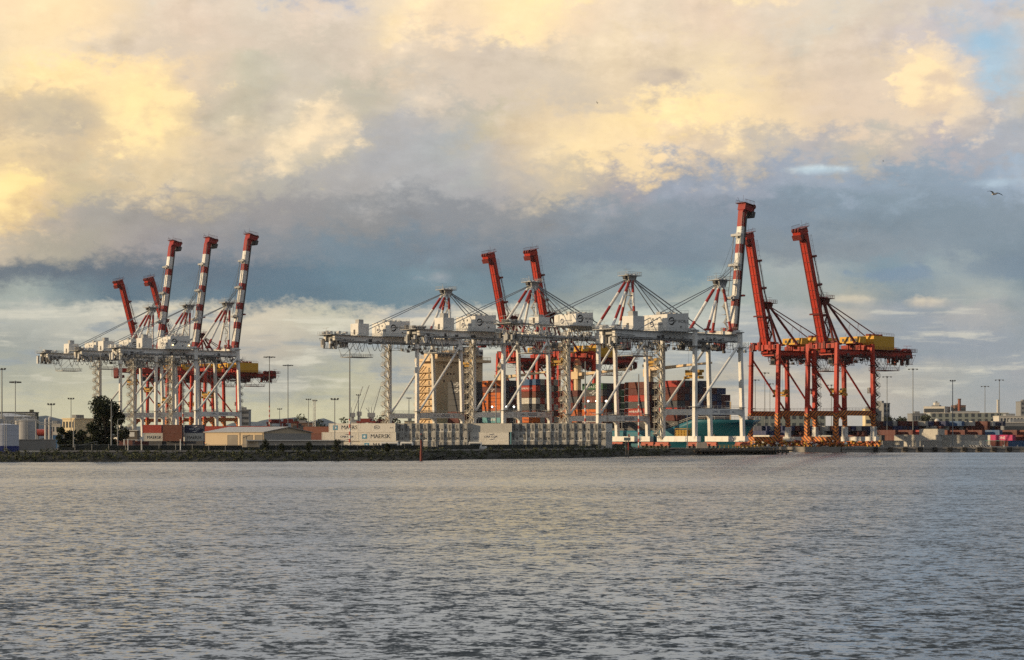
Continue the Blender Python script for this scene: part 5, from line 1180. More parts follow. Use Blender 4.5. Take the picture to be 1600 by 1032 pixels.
# local: front wall along -x at y=0 (faces -y), gable wall at x=0 facing +x
tag(whs, 'beige warehouse with roller doors and a low grey gable roof', 'warehouse')
whs.location = ((412 - 800) / F * 552, 552, GZ)
LW, DW, HW, HR = 21.5, 21.0, 5.1, 6.5
mb = MB(); mb.box((-LW, 0, 0), (0, DW, HW), BEIGE); mb.add([(0, 0, HW), (0, DW, HW), (0, DW / 2, HR), (-LW, 0, HW), (-LW, DW, HW), (-LW, DW / 2, HR)], [(0, 1, 2), (5, 4, 3)], BEIGE); mb.build('wall', whs)
mb = MB(); e = 0.4
mb.hexa([(-LW - e, -e, HW - 0.05), (e, -e, HW - 0.05), (e, DW / 2, HR + 0.02), (-LW - e, DW / 2, HR + 0.02), (-LW - e, -e, HW + 0.12), (e, -e, HW + 0.12), (e, DW / 2, HR + 0.2), (-LW - e, DW / 2, HR + 0.2)], GREYR)
mb.hexa([(-LW - e, DW / 2, HR + 0.02), (e, DW / 2, HR + 0.02), (e, DW + e, HW - 0.05), (-LW - e, DW + e, HW - 0.05), (-LW - e, DW / 2, HR + 0.2), (e, DW / 2, HR + 0.2), (e, DW + e, HW + 0.12), (-LW - e, DW + e, HW + 0.12)], GREYR); mb.build('roof', whs)
for x in (-13.0, -7.4, -3.0):
    mb = MB(); w = 3.5 if x < -3.5 else 2.8; mb.box((x, -0.06, 0), (x + w, -0.005, 4.2), mat('roller_door_grey', (0.15, 0.135, 0.115), 0.6, 0.1)); mb.box((x - 0.15, -0.09, 0), (x - 0.002, -0.005, 4.35), DGREY); mb.box((x, -0.09, 4.21), (x + w, -0.005, 4.35), DGREY); mb.build('roller_door', whs)
for x in (-8.6, -0.3): mb = MB(); mb.tube((x, -0.12, 0), (x, -0.12, HW), 0.07, SHGREY, n=6); mb.build('downpipe', whs)
mb = MB(); mb.box((0.005, 0.4, 0.1), (0.05, DW - 0.4, HW - 0.3), GREYR); mb.build('gable_cladding', whs)
anx = empty('annex_shed', ((404 - 800) / F * 530, 530, GZ), R(8)); tag(anx, 'low beige shed with a pale flat roof edge in front of the warehouse', 'shed')
mb = MB(); mb.box((-0.0, 0, 0), (22.6, 7, 2.7), SHGREY); mb.build('wall', anx); mb = MB(); mb.hexa([(-3.0, 1.2, 0), (-0.05, -0.02, 0), (-0.05, 6.9, 0), (-3.0, 6.9, 0), (-3.0, 1.2, 2.7), (-0.05, -0.02, 2.7), (-0.05, 6.9, 2.7), (-3.0, 6.9, 2.7)], BEIGE); mb.build('end_wall', anx)  # shade put into the colour: long wall greyer, end wall in lit beige
mb = MB(); mb.box((-3.1, -0.3, 2.71), (23.0, 7.4, 2.98), mat('pale_roof_edge', (0.66, 0.62, 0.55), 0.5, 0.05)); mb.build('roof', anx)

# ------------------------------------------------------------------ trees
def tree(px, Y, z0, H, Wd, label, name='broadleaf_tree', seed=1, m=None, n=5200, ls=(0.22, 0.42), trunk_h=0.25, group=None, flat=1.0):
    rnd = random.Random(seed); r0 = empty(name, ((px - 800) / F * Y, Y, z0)); tag(r0, label, 'tree', group)
    t = MB(); t.tube((0, 0, -0.2), (0.1, 0, H * 0.45), H * 0.028, BARK, r1=H * 0.016, n=8)
    lobes = []
    for k in range(20):
        a = rnd.uniform(0, 2 * math.pi); zz = rnd.uniform(trunk_h, 0.97); w = Wd / 2 * (0.35 + 0.65 * math.sin(math.pi * min(1, (zz - trunk_h + 0.1) / (1.12 - trunk_h)))) * flat
        c = Vector((math.cos(a) * w * rnd.uniform(0.2, 0.8), math.sin(a) * w * rnd.uniform(0.2, 0.8), H * zz * 0.93)); lobes.append((c, Wd * rnd.uniform(0.10, 0.20)))
        t.tube((0.05, 0, H * min(0.42, zz * 0.5)), c, H * 0.009, BARK, r1=H * 0.003, n=5)
    t.build('trunk', r0); cr = MB()
    for _ in range(n):
        c, q = rnd.choice(lobes); d = Vector((rnd.gauss(0, 1), rnd.gauss(0, 1), rnd.gauss(0, 1))).normalized() * q * rnd.random() ** 0.4 * (1 + 0.35 * rnd.random())
        leaf(cr, c + d, rnd.uniform(*ls), m or TREEM, rnd)
    cr.build('crown', r0); return r0
tree(164, 520, GZ, 14.6, 12.2, 'tall dark leafy tree standing in front of the farthest left white crane', seed=4, n=10000, trunk_h=0.08)
tree(104, 515, GZ, 6.8, 5.6, 'low dark bushy tree left of the tall dark tree', seed=7, n=3600, trunk_h=0.08)
tree(128, 530, GZ, 5.6, 5.6, 'low dark bush growing between the low tree and the tall dark tree', seed=9, n=3000, trunk_h=0.08)
for k, (px, h) in enumerate(((415, 3.0), (440, 2.1), (483, 2.6), (527, 3.2), (605, 2.2))):
    tree(px, 500, GZ, h, h * 0.85, ['pointed dark shrub in front of the annex shed lit end', 'rounded low dark shrub in front of the middle of the annex shed', 'dark shrub in front of the annex shed, right of the rounded low one', 'dark shrub at the right-hand end of the annex shed', 'small dark conifer in front of the white containers and vans'][k], 'shrub', seed=20 + k, n=900, ls=(0.1, 0.2), trunk_h=0.1)
for k, (px, h, Y) in enumerate(((1388, 17, 1500), (1400, 17, 1500), (1413, 16, 1480), (1426, 12, 1510), (1438, 15, 1500), (1447, 19, 1490))):
    tree(px, Y, GZ, h + 4, 14, f'far dark green tree beyond the blue container stacks, {ORD[k]} of six from left', seed=40 + k, n=700, ls=(0.6, 1.2), m=FARLEAF, group='far trees beyond the right yard')
for k, px in enumerate((470, 500, 530, 590, 610)):
    tree(px, 1500, GZ, [22, 18, 20, 24, 24][k], 18, f'far dark tree on the skyline between the two crane groups, {ORD[k]} of five from left', seed=60 + k, n=700, ls=(0.6, 1.2), m=FARLEAF, group='far trees between the crane groups')

# ------------------------------------------------------------------ tank farm on the left
TANKG = mat('tank_pale_grey', (0.36, 0.36, 0.36), 0.55, 0.15, 0.25, 0.7, (0.14, 0.12, 0.10)); TANKW = mat('tank_white', (0.50, 0.52, 0.58), 0.5, 0.08, 0.4, 0.3); TBLUE = mat('tank_blue', (0.02, 0.035, 0.16), 0.5, 0.1)
def tank(px, Y, rad, H, m, label, dome=0.9, band=None, name='storage_tank', stair=False, ladder=True):
    r0 = empty(name, ((px - 800) / F * Y, Y, GZ)); tag(r0, label, 'tank'); mb = MB(); z = 0
    if band: mb.tube((0, 0, 0), (0, 0, band), rad * 1.02, TBLUE, n=40, caps=False); z = band
    mb.tube((0, 0, z), (0, 0, H), rad, m, n=40, caps=False)
    for k in range(1, 5): mb.tube((0, 0, H * k / 5), (0, 0, H * k / 5 + 0.06), rad + 0.03, m, n=40, caps=False)
    mb.build('shell', r0, smooth=False)
    d = MB(); d.tube((0, 0, H), (0, 0, H + dome), rad + 0.06, m, r1=rad * 0.12, n=40); d.build('roof', r0)
    rl = MB(); n = 24
    for k in range(n):
        a, b = 2 * math.pi * k / n, 2 * math.pi * (k + 1) / n; p = Vector((math.cos(a) * rad, math.sin(a) * rad, H)); q = Vector((math.cos(b) * rad, math.sin(b) * rad, H))
        rl.rail([p, q], WGREY, 1.1, 0.05, 3)
    rl.build('top_rail', r0)
    if stair:
        st = MB(); n = 22
        for k in range(n):
            a = R(200 + 120 * k / n); b = R(200 + 120 * (k + 1) / n); st.beam((math.cos(a) * (rad + 0.5), math.sin(a) * (rad + 0.5), H * k / n), (math.cos(b) * (rad + 0.5), math.sin(b) * (rad + 0.5), H * (k + 1) / n), 0.9, 0.2, WGREY)
            st.tube((math.cos(a) * (rad + 0.9), math.sin(a) * (rad + 0.9), H * k / n + 1.1), (math.cos(b) * (rad + 0.9), math.sin(b) * (rad + 0.9), H * (k + 1) / n + 1.1), 0.05, WGREY, n=4)
        st.build('spiral_stair', r0)
    elif ladder:
        st = MB(); a = R(-70); p = Vector((math.cos(a) * (rad + 0.3), math.sin(a) * (rad + 0.3), 0))
        for o in (-0.25, 0.25): st.tube(p + Vector((o, 0, 0.2)), p + Vector((o, 0, H + 1)), 0.04, WGREY, n=4)
        for k in range(int(H / 0.5)): st.tube(p + Vector((-0.25, 0, 0.4 + k * 0.5)), p + Vector((0.25, 0, 0.4 + k * 0.5)), 0.03, WGREY, n=4)
        st.build('ladder', r0)
tank(6, 500, 3.7, 6.8, TANKW, 'white storage tank with a dark blue band round its base at the left edge', 0.25, 1.5)
tank(12, 640, 8.6, 10.4, TANKG, 'wide pale grey storage tank with spiral stair behind the white and blue tank', 1.1, stair=True)
tank(40, 610, 3.3, 9.0, TANKG, 'narrow streaked grey storage tank beside the wide one', 0.5)
tank(-22, 560, 5.0, 8.8, TANKG, 'grey storage tank partly cut by the left edge', 0.6)
mb = MB(); r0 = empty('bund_wall', ((53 - 800) / F * 560, 560, GZ)); mb.box((-4.6, 0, 0), (4.8, 6, 2.9), mat('bund_concrete_grey', (0.20, 0.195, 0.18), 0.9, 0.15, 0.3, 0.4)); mb.box((-4.7, -0.1, 2.91), (4.9, 6.1, 3.15), CONC); mb.build('bund_shell', r0); tag(r0, 'low grey concrete bund wall right of the white and blue tank', 'wall')
OLIVE = mat('olive_shed_cladding', (0.075, 0.085, 0.062), 0.7, 0.1, 0.2, ribs=0.6)
sh = empty('process_shed', ((18 - 800) / F * 900, 900, GZ)); mb = MB(); mb.box((-14, 0, 0), (9.4, 12, 15.2), OLIVE); mb.build('wall', sh); mb = MB(); mb.box((-14.2, -.2, 15.21), (9.6, 12.2, 15.6), DGREY); mb.box((8.0, 0.5, 15.61), (9.4, 3, 16.6), OLIVE); mb.build('roof', sh); tag(sh, 'tall dark olive shed behind the grey tanks', 'shed')
ht = empty('horizontal_tank', ((67 - 800) / F * 660, 660, GZ)); mb = MB(); mb.tube((-2.6, 0, 5.4), (2.8, 0, 5.4), 1.15, mat('tank_brick_red', (0.30, 0.05, 0.035), 0.5, 0.1), n=20); mb.sphere((-2.6, 0, 5.4), 1.15, MATS['tank_brick_red'], n=20, k=8, sq=(0.4, 1, 1)); mb.sphere((2.8, 0, 5.4), 1.15, MATS['tank_brick_red'], n=20, k=8, sq=(0.4, 1, 1)); mb.build('barrel', ht)
mb = MB()
for x in (-1.8, 1.8): mb.box((x - 0.3, -0.9, 0), (x + 0.3, 0.9, 4.5), WGREY)
mb.build('support', ht); tag(ht, 'red horizontal tank on tall supports right of the grey tanks', 'tank')
for k, (px, Y, h) in enumerate(((72, 655, 9.6), (78, 655, 10.2))):
    r0 = empty('process_column', ((px - 800) / F * Y, Y, GZ)); mb = MB(); mb.tube((0, 0, 0), (0, 0, h), 0.55, TANKG, n=14); mb.build('barrel', r0); mb = MB(); mb.tube((0, 0, h), (0, 0, h + 0.5), 0.56, TANKG, r1=0.2, n=14); mb.build('cap', r0); tag(r0, ['grey vertical process column just right of the red tank', 'taller grey process column, farthest right in the tank farm'][k], 'column')
mb = MB(); q0 = Vector(((30 - 800) / F * 600, 596, GZ + 8.6))
for dz in (0, 0.5): mb.line([q0 + Vector((0, 0, dz)), q0 + Vector((6, 0, dz)), q0 + Vector((7.4, 0, dz - 1.0)), q0 + Vector((11, 0, dz - 1.0))], 0.11, WGREY)
for x in (0.5, 6, 11): mb.tube(q0 + Vector((x, 0, 0)), (q0.x + x, q0.y, GZ), 0.12, WGREY, n=5)
tag(mb.build('pipe_rack'), 'grey pipe rack running along the tanks', 'pipes')
tp = empty('blue_tarpaulin_store', ((86 - 800) / F * 700, 700, GZ)); mb = MB(); mb.box((-1.6, 0, 0), (1.9, 4, 4.6), mat('tarpaulin_blue', (0.05, 0.13, 0.26), 0.6, 0.15)); mb.build('cover', tp); mb = MB(); mb.box((-1.7, -0.1, 4.61), (2.0, 4.1, 4.8), WGREY); mb.build('top_frame', tp); tag(tp, 'blue covered store between the tank farm and the low dark tree', 'store')
sl = empty('lean_to_shelter', ((136 - 800) / F * 505, 505, GZ)); mb = MB(); mb.hexa([(-2.4, -1.5, 1.35), (2.4, -1.5, 2.5), (2.4, 1.5, 2.5), (-2.4, 1.5, 1.35), (-2.4, -1.5, 1.5), (2.4, -1.5, 2.65), (2.4, 1.5, 2.65), (-2.4, 1.5, 1.5)], mat('shelter_roof_grey', (0.17, 0.17, 0.145), 0.7, 0.1)); mb.build('roof', sl)
for x, h in ((-2.2, 1.38), (2.2, 2.42)):
    for y in (-1.3, 1.3): mb = MB(); mb.tube((x, y, 0), (x, y, h), 0.07, POLE, n=6); mb.build('post', sl)
tag(sl, 'lean-to shelter with a sloping grey roof below the tall dark tree', 'shelter')
cbn = empty('site_cabin', ((201 - 800) / F * 575, 575, GZ + 3.0), R(-6)); mb = MB(); mb.box((-2.9, -1.2, 0.12), (2.9, 1.2, 2.6), mat('cabin_brown_grey', (0.10, 0.085, 0.07), 0.7, 0.2)); mb.build('wall', cbn)
mb = MB(); mb.box((-3.1, -1.4, 2.61), (3.1, 1.4, 2.8), OFFW); mb.build('roof', cbn)
for x in (-1.9, 0.6): mb = MB(); mb.box((x, -1.24, 0.9), (x + 1.5, -1.2, 2.2), GLASS if x < 0 else OFFW); mb.build('window', cbn)  # right-hand pane coloured white so it looks lit
mb = MB(); mb.box((-3.2, -1.6, -0.2), (3.2, 1.6, 0.1), WGREY)
for x in (-2.9, 2.9):
    for y in (-1.3, 1.3): mb.box((x - 0.1, y - 0.1, -3.0), (x + 0.1, y + 0.1, -0.2), WGREY)
mb.build('platform', cbn); tag(cbn, 'brown site cabin with a white roof raised on a steel platform above the maroon containers', 'cabin')

# ------------------------------------------------------------------ buildings of the city and port
CONCW = mat('building_white', (0.55, 0.53, 0.48), 0.7, 0.06, 0.05); BRICK = mat('building_brown', (0.16, 0.10, 0.075), 0.8, 0.1, 0.05); GLG = mat('curtain_wall_green', (0.20, 0.22, 0.20), 0.25, 0.25, 0.06); BGREY = mat('building_grey', (0.20, 0.21, 0.22), 0.7, 0.1, 0.05); WST = mat('window_strip_dark', (0.05, 0.06, 0.07), 0.2, 0.2, 0.1)
CREAMB = mat('building_cream', (0.72, 0.60, 0.38), 0.7, 0.05)
def building(px0, px1, ytop, Y, m, floors, label, cols=0, rz=0.0, name='city_building', depth=18, roofm=None, strip=0.45, side=True):
    w = (px1 - px0) / F * Y; H = CAM_H + (HZ - ytop) / F * Y - GZ; r0 = empty(name, ((px0 + px1) / 2 / F * Y - 800 / F * Y, Y, GZ), rz); tag(r0, label, 'building')
    mb = MB(); mb.box((-w / 2, 0, 0), (w / 2, depth, H), m); mb.build('wall', r0)
    mb = MB(); mb.box((-w / 2 - 0.3, -0.3, H + 0.01), (w / 2 + 0.3, depth + 0.3, H + 0.5), roofm or m); mb.box((-w * 0.2, depth * 0.3, H + 0.51), (w * 0.15, depth * 0.7, H + 2.2), BGREY); mb.build('roof', r0)
    fh = H / max(1, floors)
    for k in range(floors):
        z = fh * (k + 0.35)
        if cols == 0:
            mb = MB(); mb.box((-w / 2 + 0.6, -0.12, z), (w / 2 - 0.6, -0.01, z + fh * strip), WST); mb.build('window', r0)
        else:
            for c in range(cols):
                x = -w / 2 + w * (c + 0.25) / cols; mb = MB(); mb.box((x, -0.12, z), (x + w / cols * 0.5, -0.01, z + fh * strip), WST); mb.build('window', r0)
    return r0
building(96, 118, 655, 1000, CREAMB, 2, 'sunlit cream office block left of the tall dark tree', 4, R(-20), 'office_block')
building(70, 94, 664, 1050, CONCW, 2, 'white low building behind the blue covered store', 3, 0, 'office_block')
building(1380, 1391, 631, 1500, BGREY, 8, 'grey tower block just right of the farthest right red crane stairs', 0, R(20), 'tower_block')
building(1443, 1476, 636, 2300, CONCW, 4, 'white apartment block on the skyline with stepped roof', 0, R(-25), 'apartment_block', 30)
building(1461, 1468, 630, 2330, CONCW, 1, 'white roof tower rising above the white apartment block', 0, 0, 'tower_block', 10)
building(1492, 1509, 634, 2300, BRICK, 4, 'dark brown block on the skyline beside the brick chimney', 0, 0, 'apartment_block', 20)
building(1455, 1575, 646, 1800, GLG, 5, 'long green-grey glass office building behind the blue container stacks', 12, R(-6), 'office_building', 40, CONCW, 0.7)
building(1562, 1604, 651, 1500, CONCW, 3, 'white building with window bands at the right edge', 8, 0, 'office_building', 20)
building(1595, 1612, 628, 2000, BGREY, 9, 'grey tower cut by the right edge', 3, 0, 'tower_block', 20)
building(1425, 1447, 647, 1700, BGREY, 3, 'grey office building left of the long glass building', 5, 0, 'office_building', 20)
building(1568, 1640, 661, 1150, BGREY, 1, 'low grey transit shed with an open dark front, far right', 0, 0, 'transit_shed', 30, CONCW, 0.5)
building(1352, 1362, 640, 1500, CREAMB, 4, 'small cream tower seen between the red crane legs', 0, 0, 'tower_block', 12)
building(372, 389, 641, 1500, BGREY, 6, 'grey block behind the right-hand leg of the far white cranes', 0, 0, 'tower_block', 12)
building(1180, 1290, 648, 1900, GLG, 4, 'greenish office building seen between the red crane legs', 10, 0, 'office_building', 30)
ch = empty('brick_chimney', ((1499 - 800) / F * 2250, 2250, GZ)); mb = MB(); mb.tube((0, 0, 0), (0, 0, 48), 2.2, mat('chimney_brick', (0.22, 0.07, 0.045), 0.8, 0.1), r1=1.7, n=12); mb.build('shaft', ch); mb = MB(); mb.tube((0, 0, 48), (0, 0, 49.2), 2.1, BRICK, n=12); mb.build('cap', ch); tag(ch, 'slim red brick chimney on the skyline beside the brown block', 'chimney')
ch = empty('white_chimney', ((1559 - 800) / F * 2200, 2200, GZ)); mb = MB(); mb.tube((0, 0, 0), (0, 0, 46), 1.6, CONCW, r1=1.1, n=12); mb.build('shaft', ch); mb = MB(); mb.tube((0, 0, 46), (0, 0, 47), 1.4, CONCW, n=12); mb.build('cap', ch); tag(ch, 'slim white chimney behind the rightmost tall light mast', 'chimney')
dm = empty('radome', ((1464 - 800) / F * 1250, 1250, GZ)); mb = MB(); mb.sphere((0, 0, 14.6), 1.6, CONCW, n=16, k=10); mb.build('dome', dm); mb = MB(); mb.tube((0, 0, 0), (0, 0, 13.2), 0.8, BGREY); mb.build('support', dm); tag(dm, 'small white dome above the blue container stacks', 'dome')
for k, (px, yt, m) in enumerate(((410, 667, BGREY), (455, 662, BRICK), (545, 661, CONCW), (632, 659, CREAMB))):
    building(px, px + [20, 34, 24, 16][k], yt, 1350, m, 2, ['low grey port building left of the white containers', 'low brown port building under the far hills', 'low white port building behind the white containers', 'sunlit cream building behind the container ends'][k], 3, 0, 'port_building', 12)
cn = empty('green_canopy', ((1556 - 800) / F * 845, 845, GZ)); mb = MB(); mb.box((-4.2, 0, 2.5), (4.2, 4, 2.7), mat('canopy_green', (0.06, 0.20, 0.12), 0.6, 0.1), top=(1.0, 0.6)); mb.build('roof', cn)
for x in (-3.8, 3.8):
    for y in (0.3, 3.7): mb = MB(); mb.tube((x, y, 0), (x, y, 2.5), 0.09, POLE, n=6); mb.build('post', cn)
tag(cn, 'green canopy on posts in front of the pink container', 'canopy')
bw = stripes('black_white_barrier', (0.02, 0.02, 0.02), (0.62, 0.6, 0.56), 1.1, (1.0, 0, 1.0))
mb = MB(); mb.box((-4.4, -0.25, 0), (4.4, 0.25, 0.75), bw); o = mb.build('road_barrier'); o.location = ((1531 - 800) / F * 838, 838, GZ); tag(o, 'black and white striped barrier along the river-front quay', 'barrier')

# ------------------------------------------------------------------ light masts
def mast(px, ytop, Y, label, style='ring', striped=0.0, r=None, base=GZ):
    q = at(px, ytop, Y); h = q.z - base; r0 = empty('light_mast', (q.x, Y, base)); tag(r0, label, 'light mast', 'light masts'); r = r or (0.26 if h > 22 else 0.18)
    mb = MB(); h0 = h * striped
    if striped: mb.tube((0, 0, 0), (0, 0, h0), r, RW, n=8)
    mb.tube((0, 0, h0), (0, 0, h), r if not striped else r * 0.95, POLE, r1=r * 0.6, n=8); mb.box((-r * 2, -r * 2, 0), (r * 2, r * 2, 0.5), CONC); mb.build('pole', r0)
    mb = MB()
    if style == 'ring':
        w = 2.3 if h > 22 else 1.5
        for k in range(8):
            a, b = 2 * math.pi * k / 8, 2 * math.pi * (k + 1) / 8; mb.tube((math.cos(a) * w * 0.6, math.sin(a) * w * 0.6, h), (math.cos(b) * w * 0.6, math.sin(b) * w * 0.6, h), 0.08, POLE, n=4)
        for k in range(6): a = R(60 * k + 15); mb.tube((0, 0, h), (math.cos(a) * w, math.sin(a) * w, h + 0.05), 0.07, POLE, n=4); mb.box((math.cos(a) * w - 0.35, math.sin(a) * w - 0.3, h - 0.35), (math.cos(a) * w + 0.35, math.sin(a) * w + 0.3, h + 0.1), DGREY)
        mb.tube((0, 0, h - 0.5), (0, 0, h + 0.35), r * 1.3, POLE, n=8)
    elif style == 'tee':
        mb.box((-1.1, -0.1, h - 0.1), (1.1, 0.1, h + 0.1), POLE)
        for x in (-0.95, 0.0, 0.95): mb.box((x - 0.28, -0.35, h + 0.1), (x + 0.3, 0.2, h + 0.5), DGREY)
    elif style == 'arm':
        mb.line([(0, 0, h), (0.5, 0, h + 0.3), (1.9, 0, h + 0.35)], 0.06, POLE); mb.box((1.7, -0.18, h + 0.22), (2.5, 0.18, h + 0.4), DGREY)
    mb.build('lamp_head', r0); return r0
for a in (
 (3, 578, 620, 'tall light mast at the left edge above the grey tanks', 'tee', 0), (24, 597, 640, 'ring-headed light mast rising from the wide grey tank', 'ring', 0), (80, 633, 640, 'short light mast beside the grey process columns', 'tee', 0),
 (111, 624, 760, 'light mast above the sunlit cream office block', 'tee', 0), (157, 552, 900, 'bare tall mast just right of the farthest left white crane stairs', 'none', 0), (286, 600, 700, 'red and white banded mast in front of the far white crane legs', 'none', 0.55),
 (421, 558, 900, 'ring-headed light mast with a banded red and white foot, right of the far cranes', 'ring', 0.45), (450, 571, 1000, 'ring-headed light mast right of the banded one near the far hills', 'ring', 0), (437, 640, 1000, 'short twin-lamp mast by the far hills', 'tee', 0),
 (482, 625, 900, 'slim light mast on the skyline right of the far hills', 'tee', 0), (492, 627, 980, 'slim light mast, right one of the close pair by the far hills', 'tee', 0), (523, 625, 600, 'dark mast in front of the white containers, left of the banded one', 'tee', 0),
 (546.5, 548, 600, 'tall grey mast with red and white banded foot in front of the white containers', 'none', 0.31), (560, 618, 1000, 'slim light mast behind the white containers, right of the tall banded one', 'tee', 0), (639, 623, 1000, 'slim light mast left of the cream ship bridge', 'tee', 0),
 (914.5, 565, 640, 'thin banded mast in front of the green container', 'none', 0.5), (998, 585, 655, 'thin banded mast in front of the nearest ship containers', 'none', 0.6), (775, 600, 700, 'thin mast between the white crane legs by the orange containers', 'none', 0.2),
 (1074, 640, 690, 'slim dark pole in front of the nearest white crane portal', 'none', 0),
 (1180, 594, 1150, 'ring-headed light mast just right of the nearest white crane', 'ring', 0), (1195, 583, 1100, 'tallest light mast seen between the left red crane legs', 'ring', 0), (1203, 600, 1250, 'farther light mast seen between the left red crane legs', 'ring', 0), (1299, 602, 1200, 'light mast seen behind the right red crane leg', 'ring', 0),
 (1386, 589, 1050, 'ring-headed light mast just right of the farthest right red crane', 'ring', 0), (1426.5, 577, 1000, 'tallest ring-headed light mast right of the red cranes', 'ring', 0), (1488.5, 596, 850, 'light mast on the quay edge with a pale lower half, right yard', 'tee', 0.0),
 (1539, 604, 1200, 'ring-headed light mast above the long glass building', 'ring', 0), (1561.5, 594, 1100, 'ring-headed light mast near the right edge', 'ring', 0)):
    mast(*a)
for k, (px, yt, Y) in enumerate(((174, 630, 500), (184, 657, 495), (115, 657, 500))):
    mast(px, yt, Y, ['curved-arm street lamp right of the tall dark tree', 'lower curved-arm street lamp by the maroon container', 'street lamp pole between the low dark tree and the tall one'][k], 'arm')
for k, (px, Y) in enumerate(((194, 494), (221, 494), (282, 494), (200, 494))):
    mb = MB(); mb.tube((0, 0, 0), (0, 0, 3.0), 0.11, OFFW, n=8); mb.sphere((0, 0, 3.05), 0.13, OFFW); o = mb.build('white_post'); o.location = ((px - 800) / F * Y, Y, GZ); tag(o, ['short white post in front of the maroon container', 'short white post between the maroon and bright red containers', 'short white post in front of the rust brown containers', 'short white post right of the first one by the maroon container'][k], 'post')
for k, (px, yp, Y) in enumerate(((318, 697, 500), (385, 683, 505), (681, 689, 560))):
    r0 = empty('solar_light', ((px - 800) / F * Y, Y, GZ)); h = at(px, yp, Y).z - GZ; mb = MB(); mb.tube((0, 0, 0), (0, 0, h), 0.09, POLE, n=6); mb.build('pole', r0)
    mb = MB(); mb.hexa([(-0.9, -0.5, h - 0.35), (0.9, -0.5, h + 0.45), (0.9, 0.5, h + 0.45), (-0.9, 0.5, h - 0.35), (-0.9, -0.5, h - 0.25), (0.9, -0.5, h + 0.55), (0.9, 0.5, h + 0.55), (-0.9, 0.5, h - 0.25)], DGREY); mb.build('solar_panel', r0)
    tag(r0, ['solar light with tilted dark panel at the left end of the warehouse', 'solar light with tilted dark panel in front of the warehouse doors', 'solar light with tilted dark panel in front of the container ends'][k], 'solar light')

# ------------------------------------------------------------------ beacons in the water, vans, carriers, shipyard cranes, birds, hills
q = wat(658, 720.9); bc = empty('channel_pile', (q.x, q.y, 0)); mb = MB(); mb.tube((0, 0, -1.5), (0, 0, 2.6), 0.34, mat('pile_red', (0.17, 0.045, 0.035), 0.6, 0.2, 0.8, 0.5), n=10); mb.tube((0, 0, 2.6), (0, 0, 5.4), 0.20, MATS['pile_red'], n=8); mb.build('pile', bc)
mb = MB(); mb.box((-0.75, -0.75, 5.4), (0.75, 0.75, 5.55), DGREY); mb.rail([(-0.75, -0.75, 5.5), (0.75, -0.75, 5.5), (0.75, 0.75, 5.5), (-0.75, 0.75, 5.5), (-0.75, -0.75, 5.5)], DGREY, 0.9, 0.03, 0.75); mb.tube((0, 0, 5.55), (0, 0, 6.6), 0.08, DGREY); mb.sphere((0, 0, 6.7), 0.16, CRED); mb.build('light_platform', bc); tag(bc, 'red channel marker pile standing in the water before the container ends', 'marker')
q = wat(980, 715); bc = empty('sign_beacon', (q.x, q.y, 0)); mb = MB()
for x in (-0.35, 0.35): mb.tube((x, 0, -1.5), (x, 0, 5.6), 0.13, DGREY, n=7)
for z in (1, 2, 3, 4): mb.beam((-0.35, 0, z), (0.35, 0, z), 0.1, 0.12, DGREY)
mb.tube((0.35, -0.02, 2.2), (0.35, -0.02, 4.4), 0.16, CRED, n=7); mb.build('pile', bc); mb = MB(); mb.box((-1.0, -0.16, 5.1), (1.0, -0.1, 6.0), mat('sign_board_blue_grey', (0.10, 0.15, 0.17), 0.5, 0.1)); mb.box((-1.0, 0.1, 5.0), (1.0, 0.9, 5.08), DGREY); mb.build('sign_board', bc); mb = MB(); mb.box((0.35, -0.14, 6.1), (0.7, -0.08, 6.95), CRED); mb.box((0.72, -0.14, 6.1), (0.9, -0.08, 6.9), OFFW); mb.tube((0.35, 0, 5.6), (0.35, 0, 7.0), 0.05, DGREY); mb.build('marker_flag', bc); tag(bc, 'twin-pile navigation beacon with a dark board standing before the white crane', 'beacon')
def van(px, Y, label, L=5.6, col=None):
    r0 = empty('white_van', ((px - 800) / F * Y, Y, GZ), R(-5)); tag(r0, label, 'van'); c = col or OFFW; mb = MB()
    mb.box((-L / 2, -0.95, 0.45), (L / 2, 0.95, 1.2), c, top=(0.05, 0.05)); mb.box((-L / 2 + 0.05, -0.9, 1.2), (L / 2 - 1.3, 0.9, 2.45), c, top=(0.25, 0.15)); mb.build('body', r0)
    mb = MB(); mb.box((-L / 2 + 0.6, -0.93, 1.35), (L / 2 - 1.7, -0.84, 2.0), GLASS); mb.build('window', r0)
    for x in (-L / 2 + 1.0, L / 2 - 1.0):
        for y in (-0.9, 0.7): mb = MB(); mb.tube((x, y, 0.36), (x, y + 0.2, 0.36), 0.36, RUB, n=12); mb.build('wheel', r0)
van(612, 540, 'white van parked behind the fence by the small conifer', 6.4); van(639, 545, 'white van parked to the right of the other, nearer the red marker pile', 5.0); van(746, 556, 'white van parked below the cream white container', 5.2)
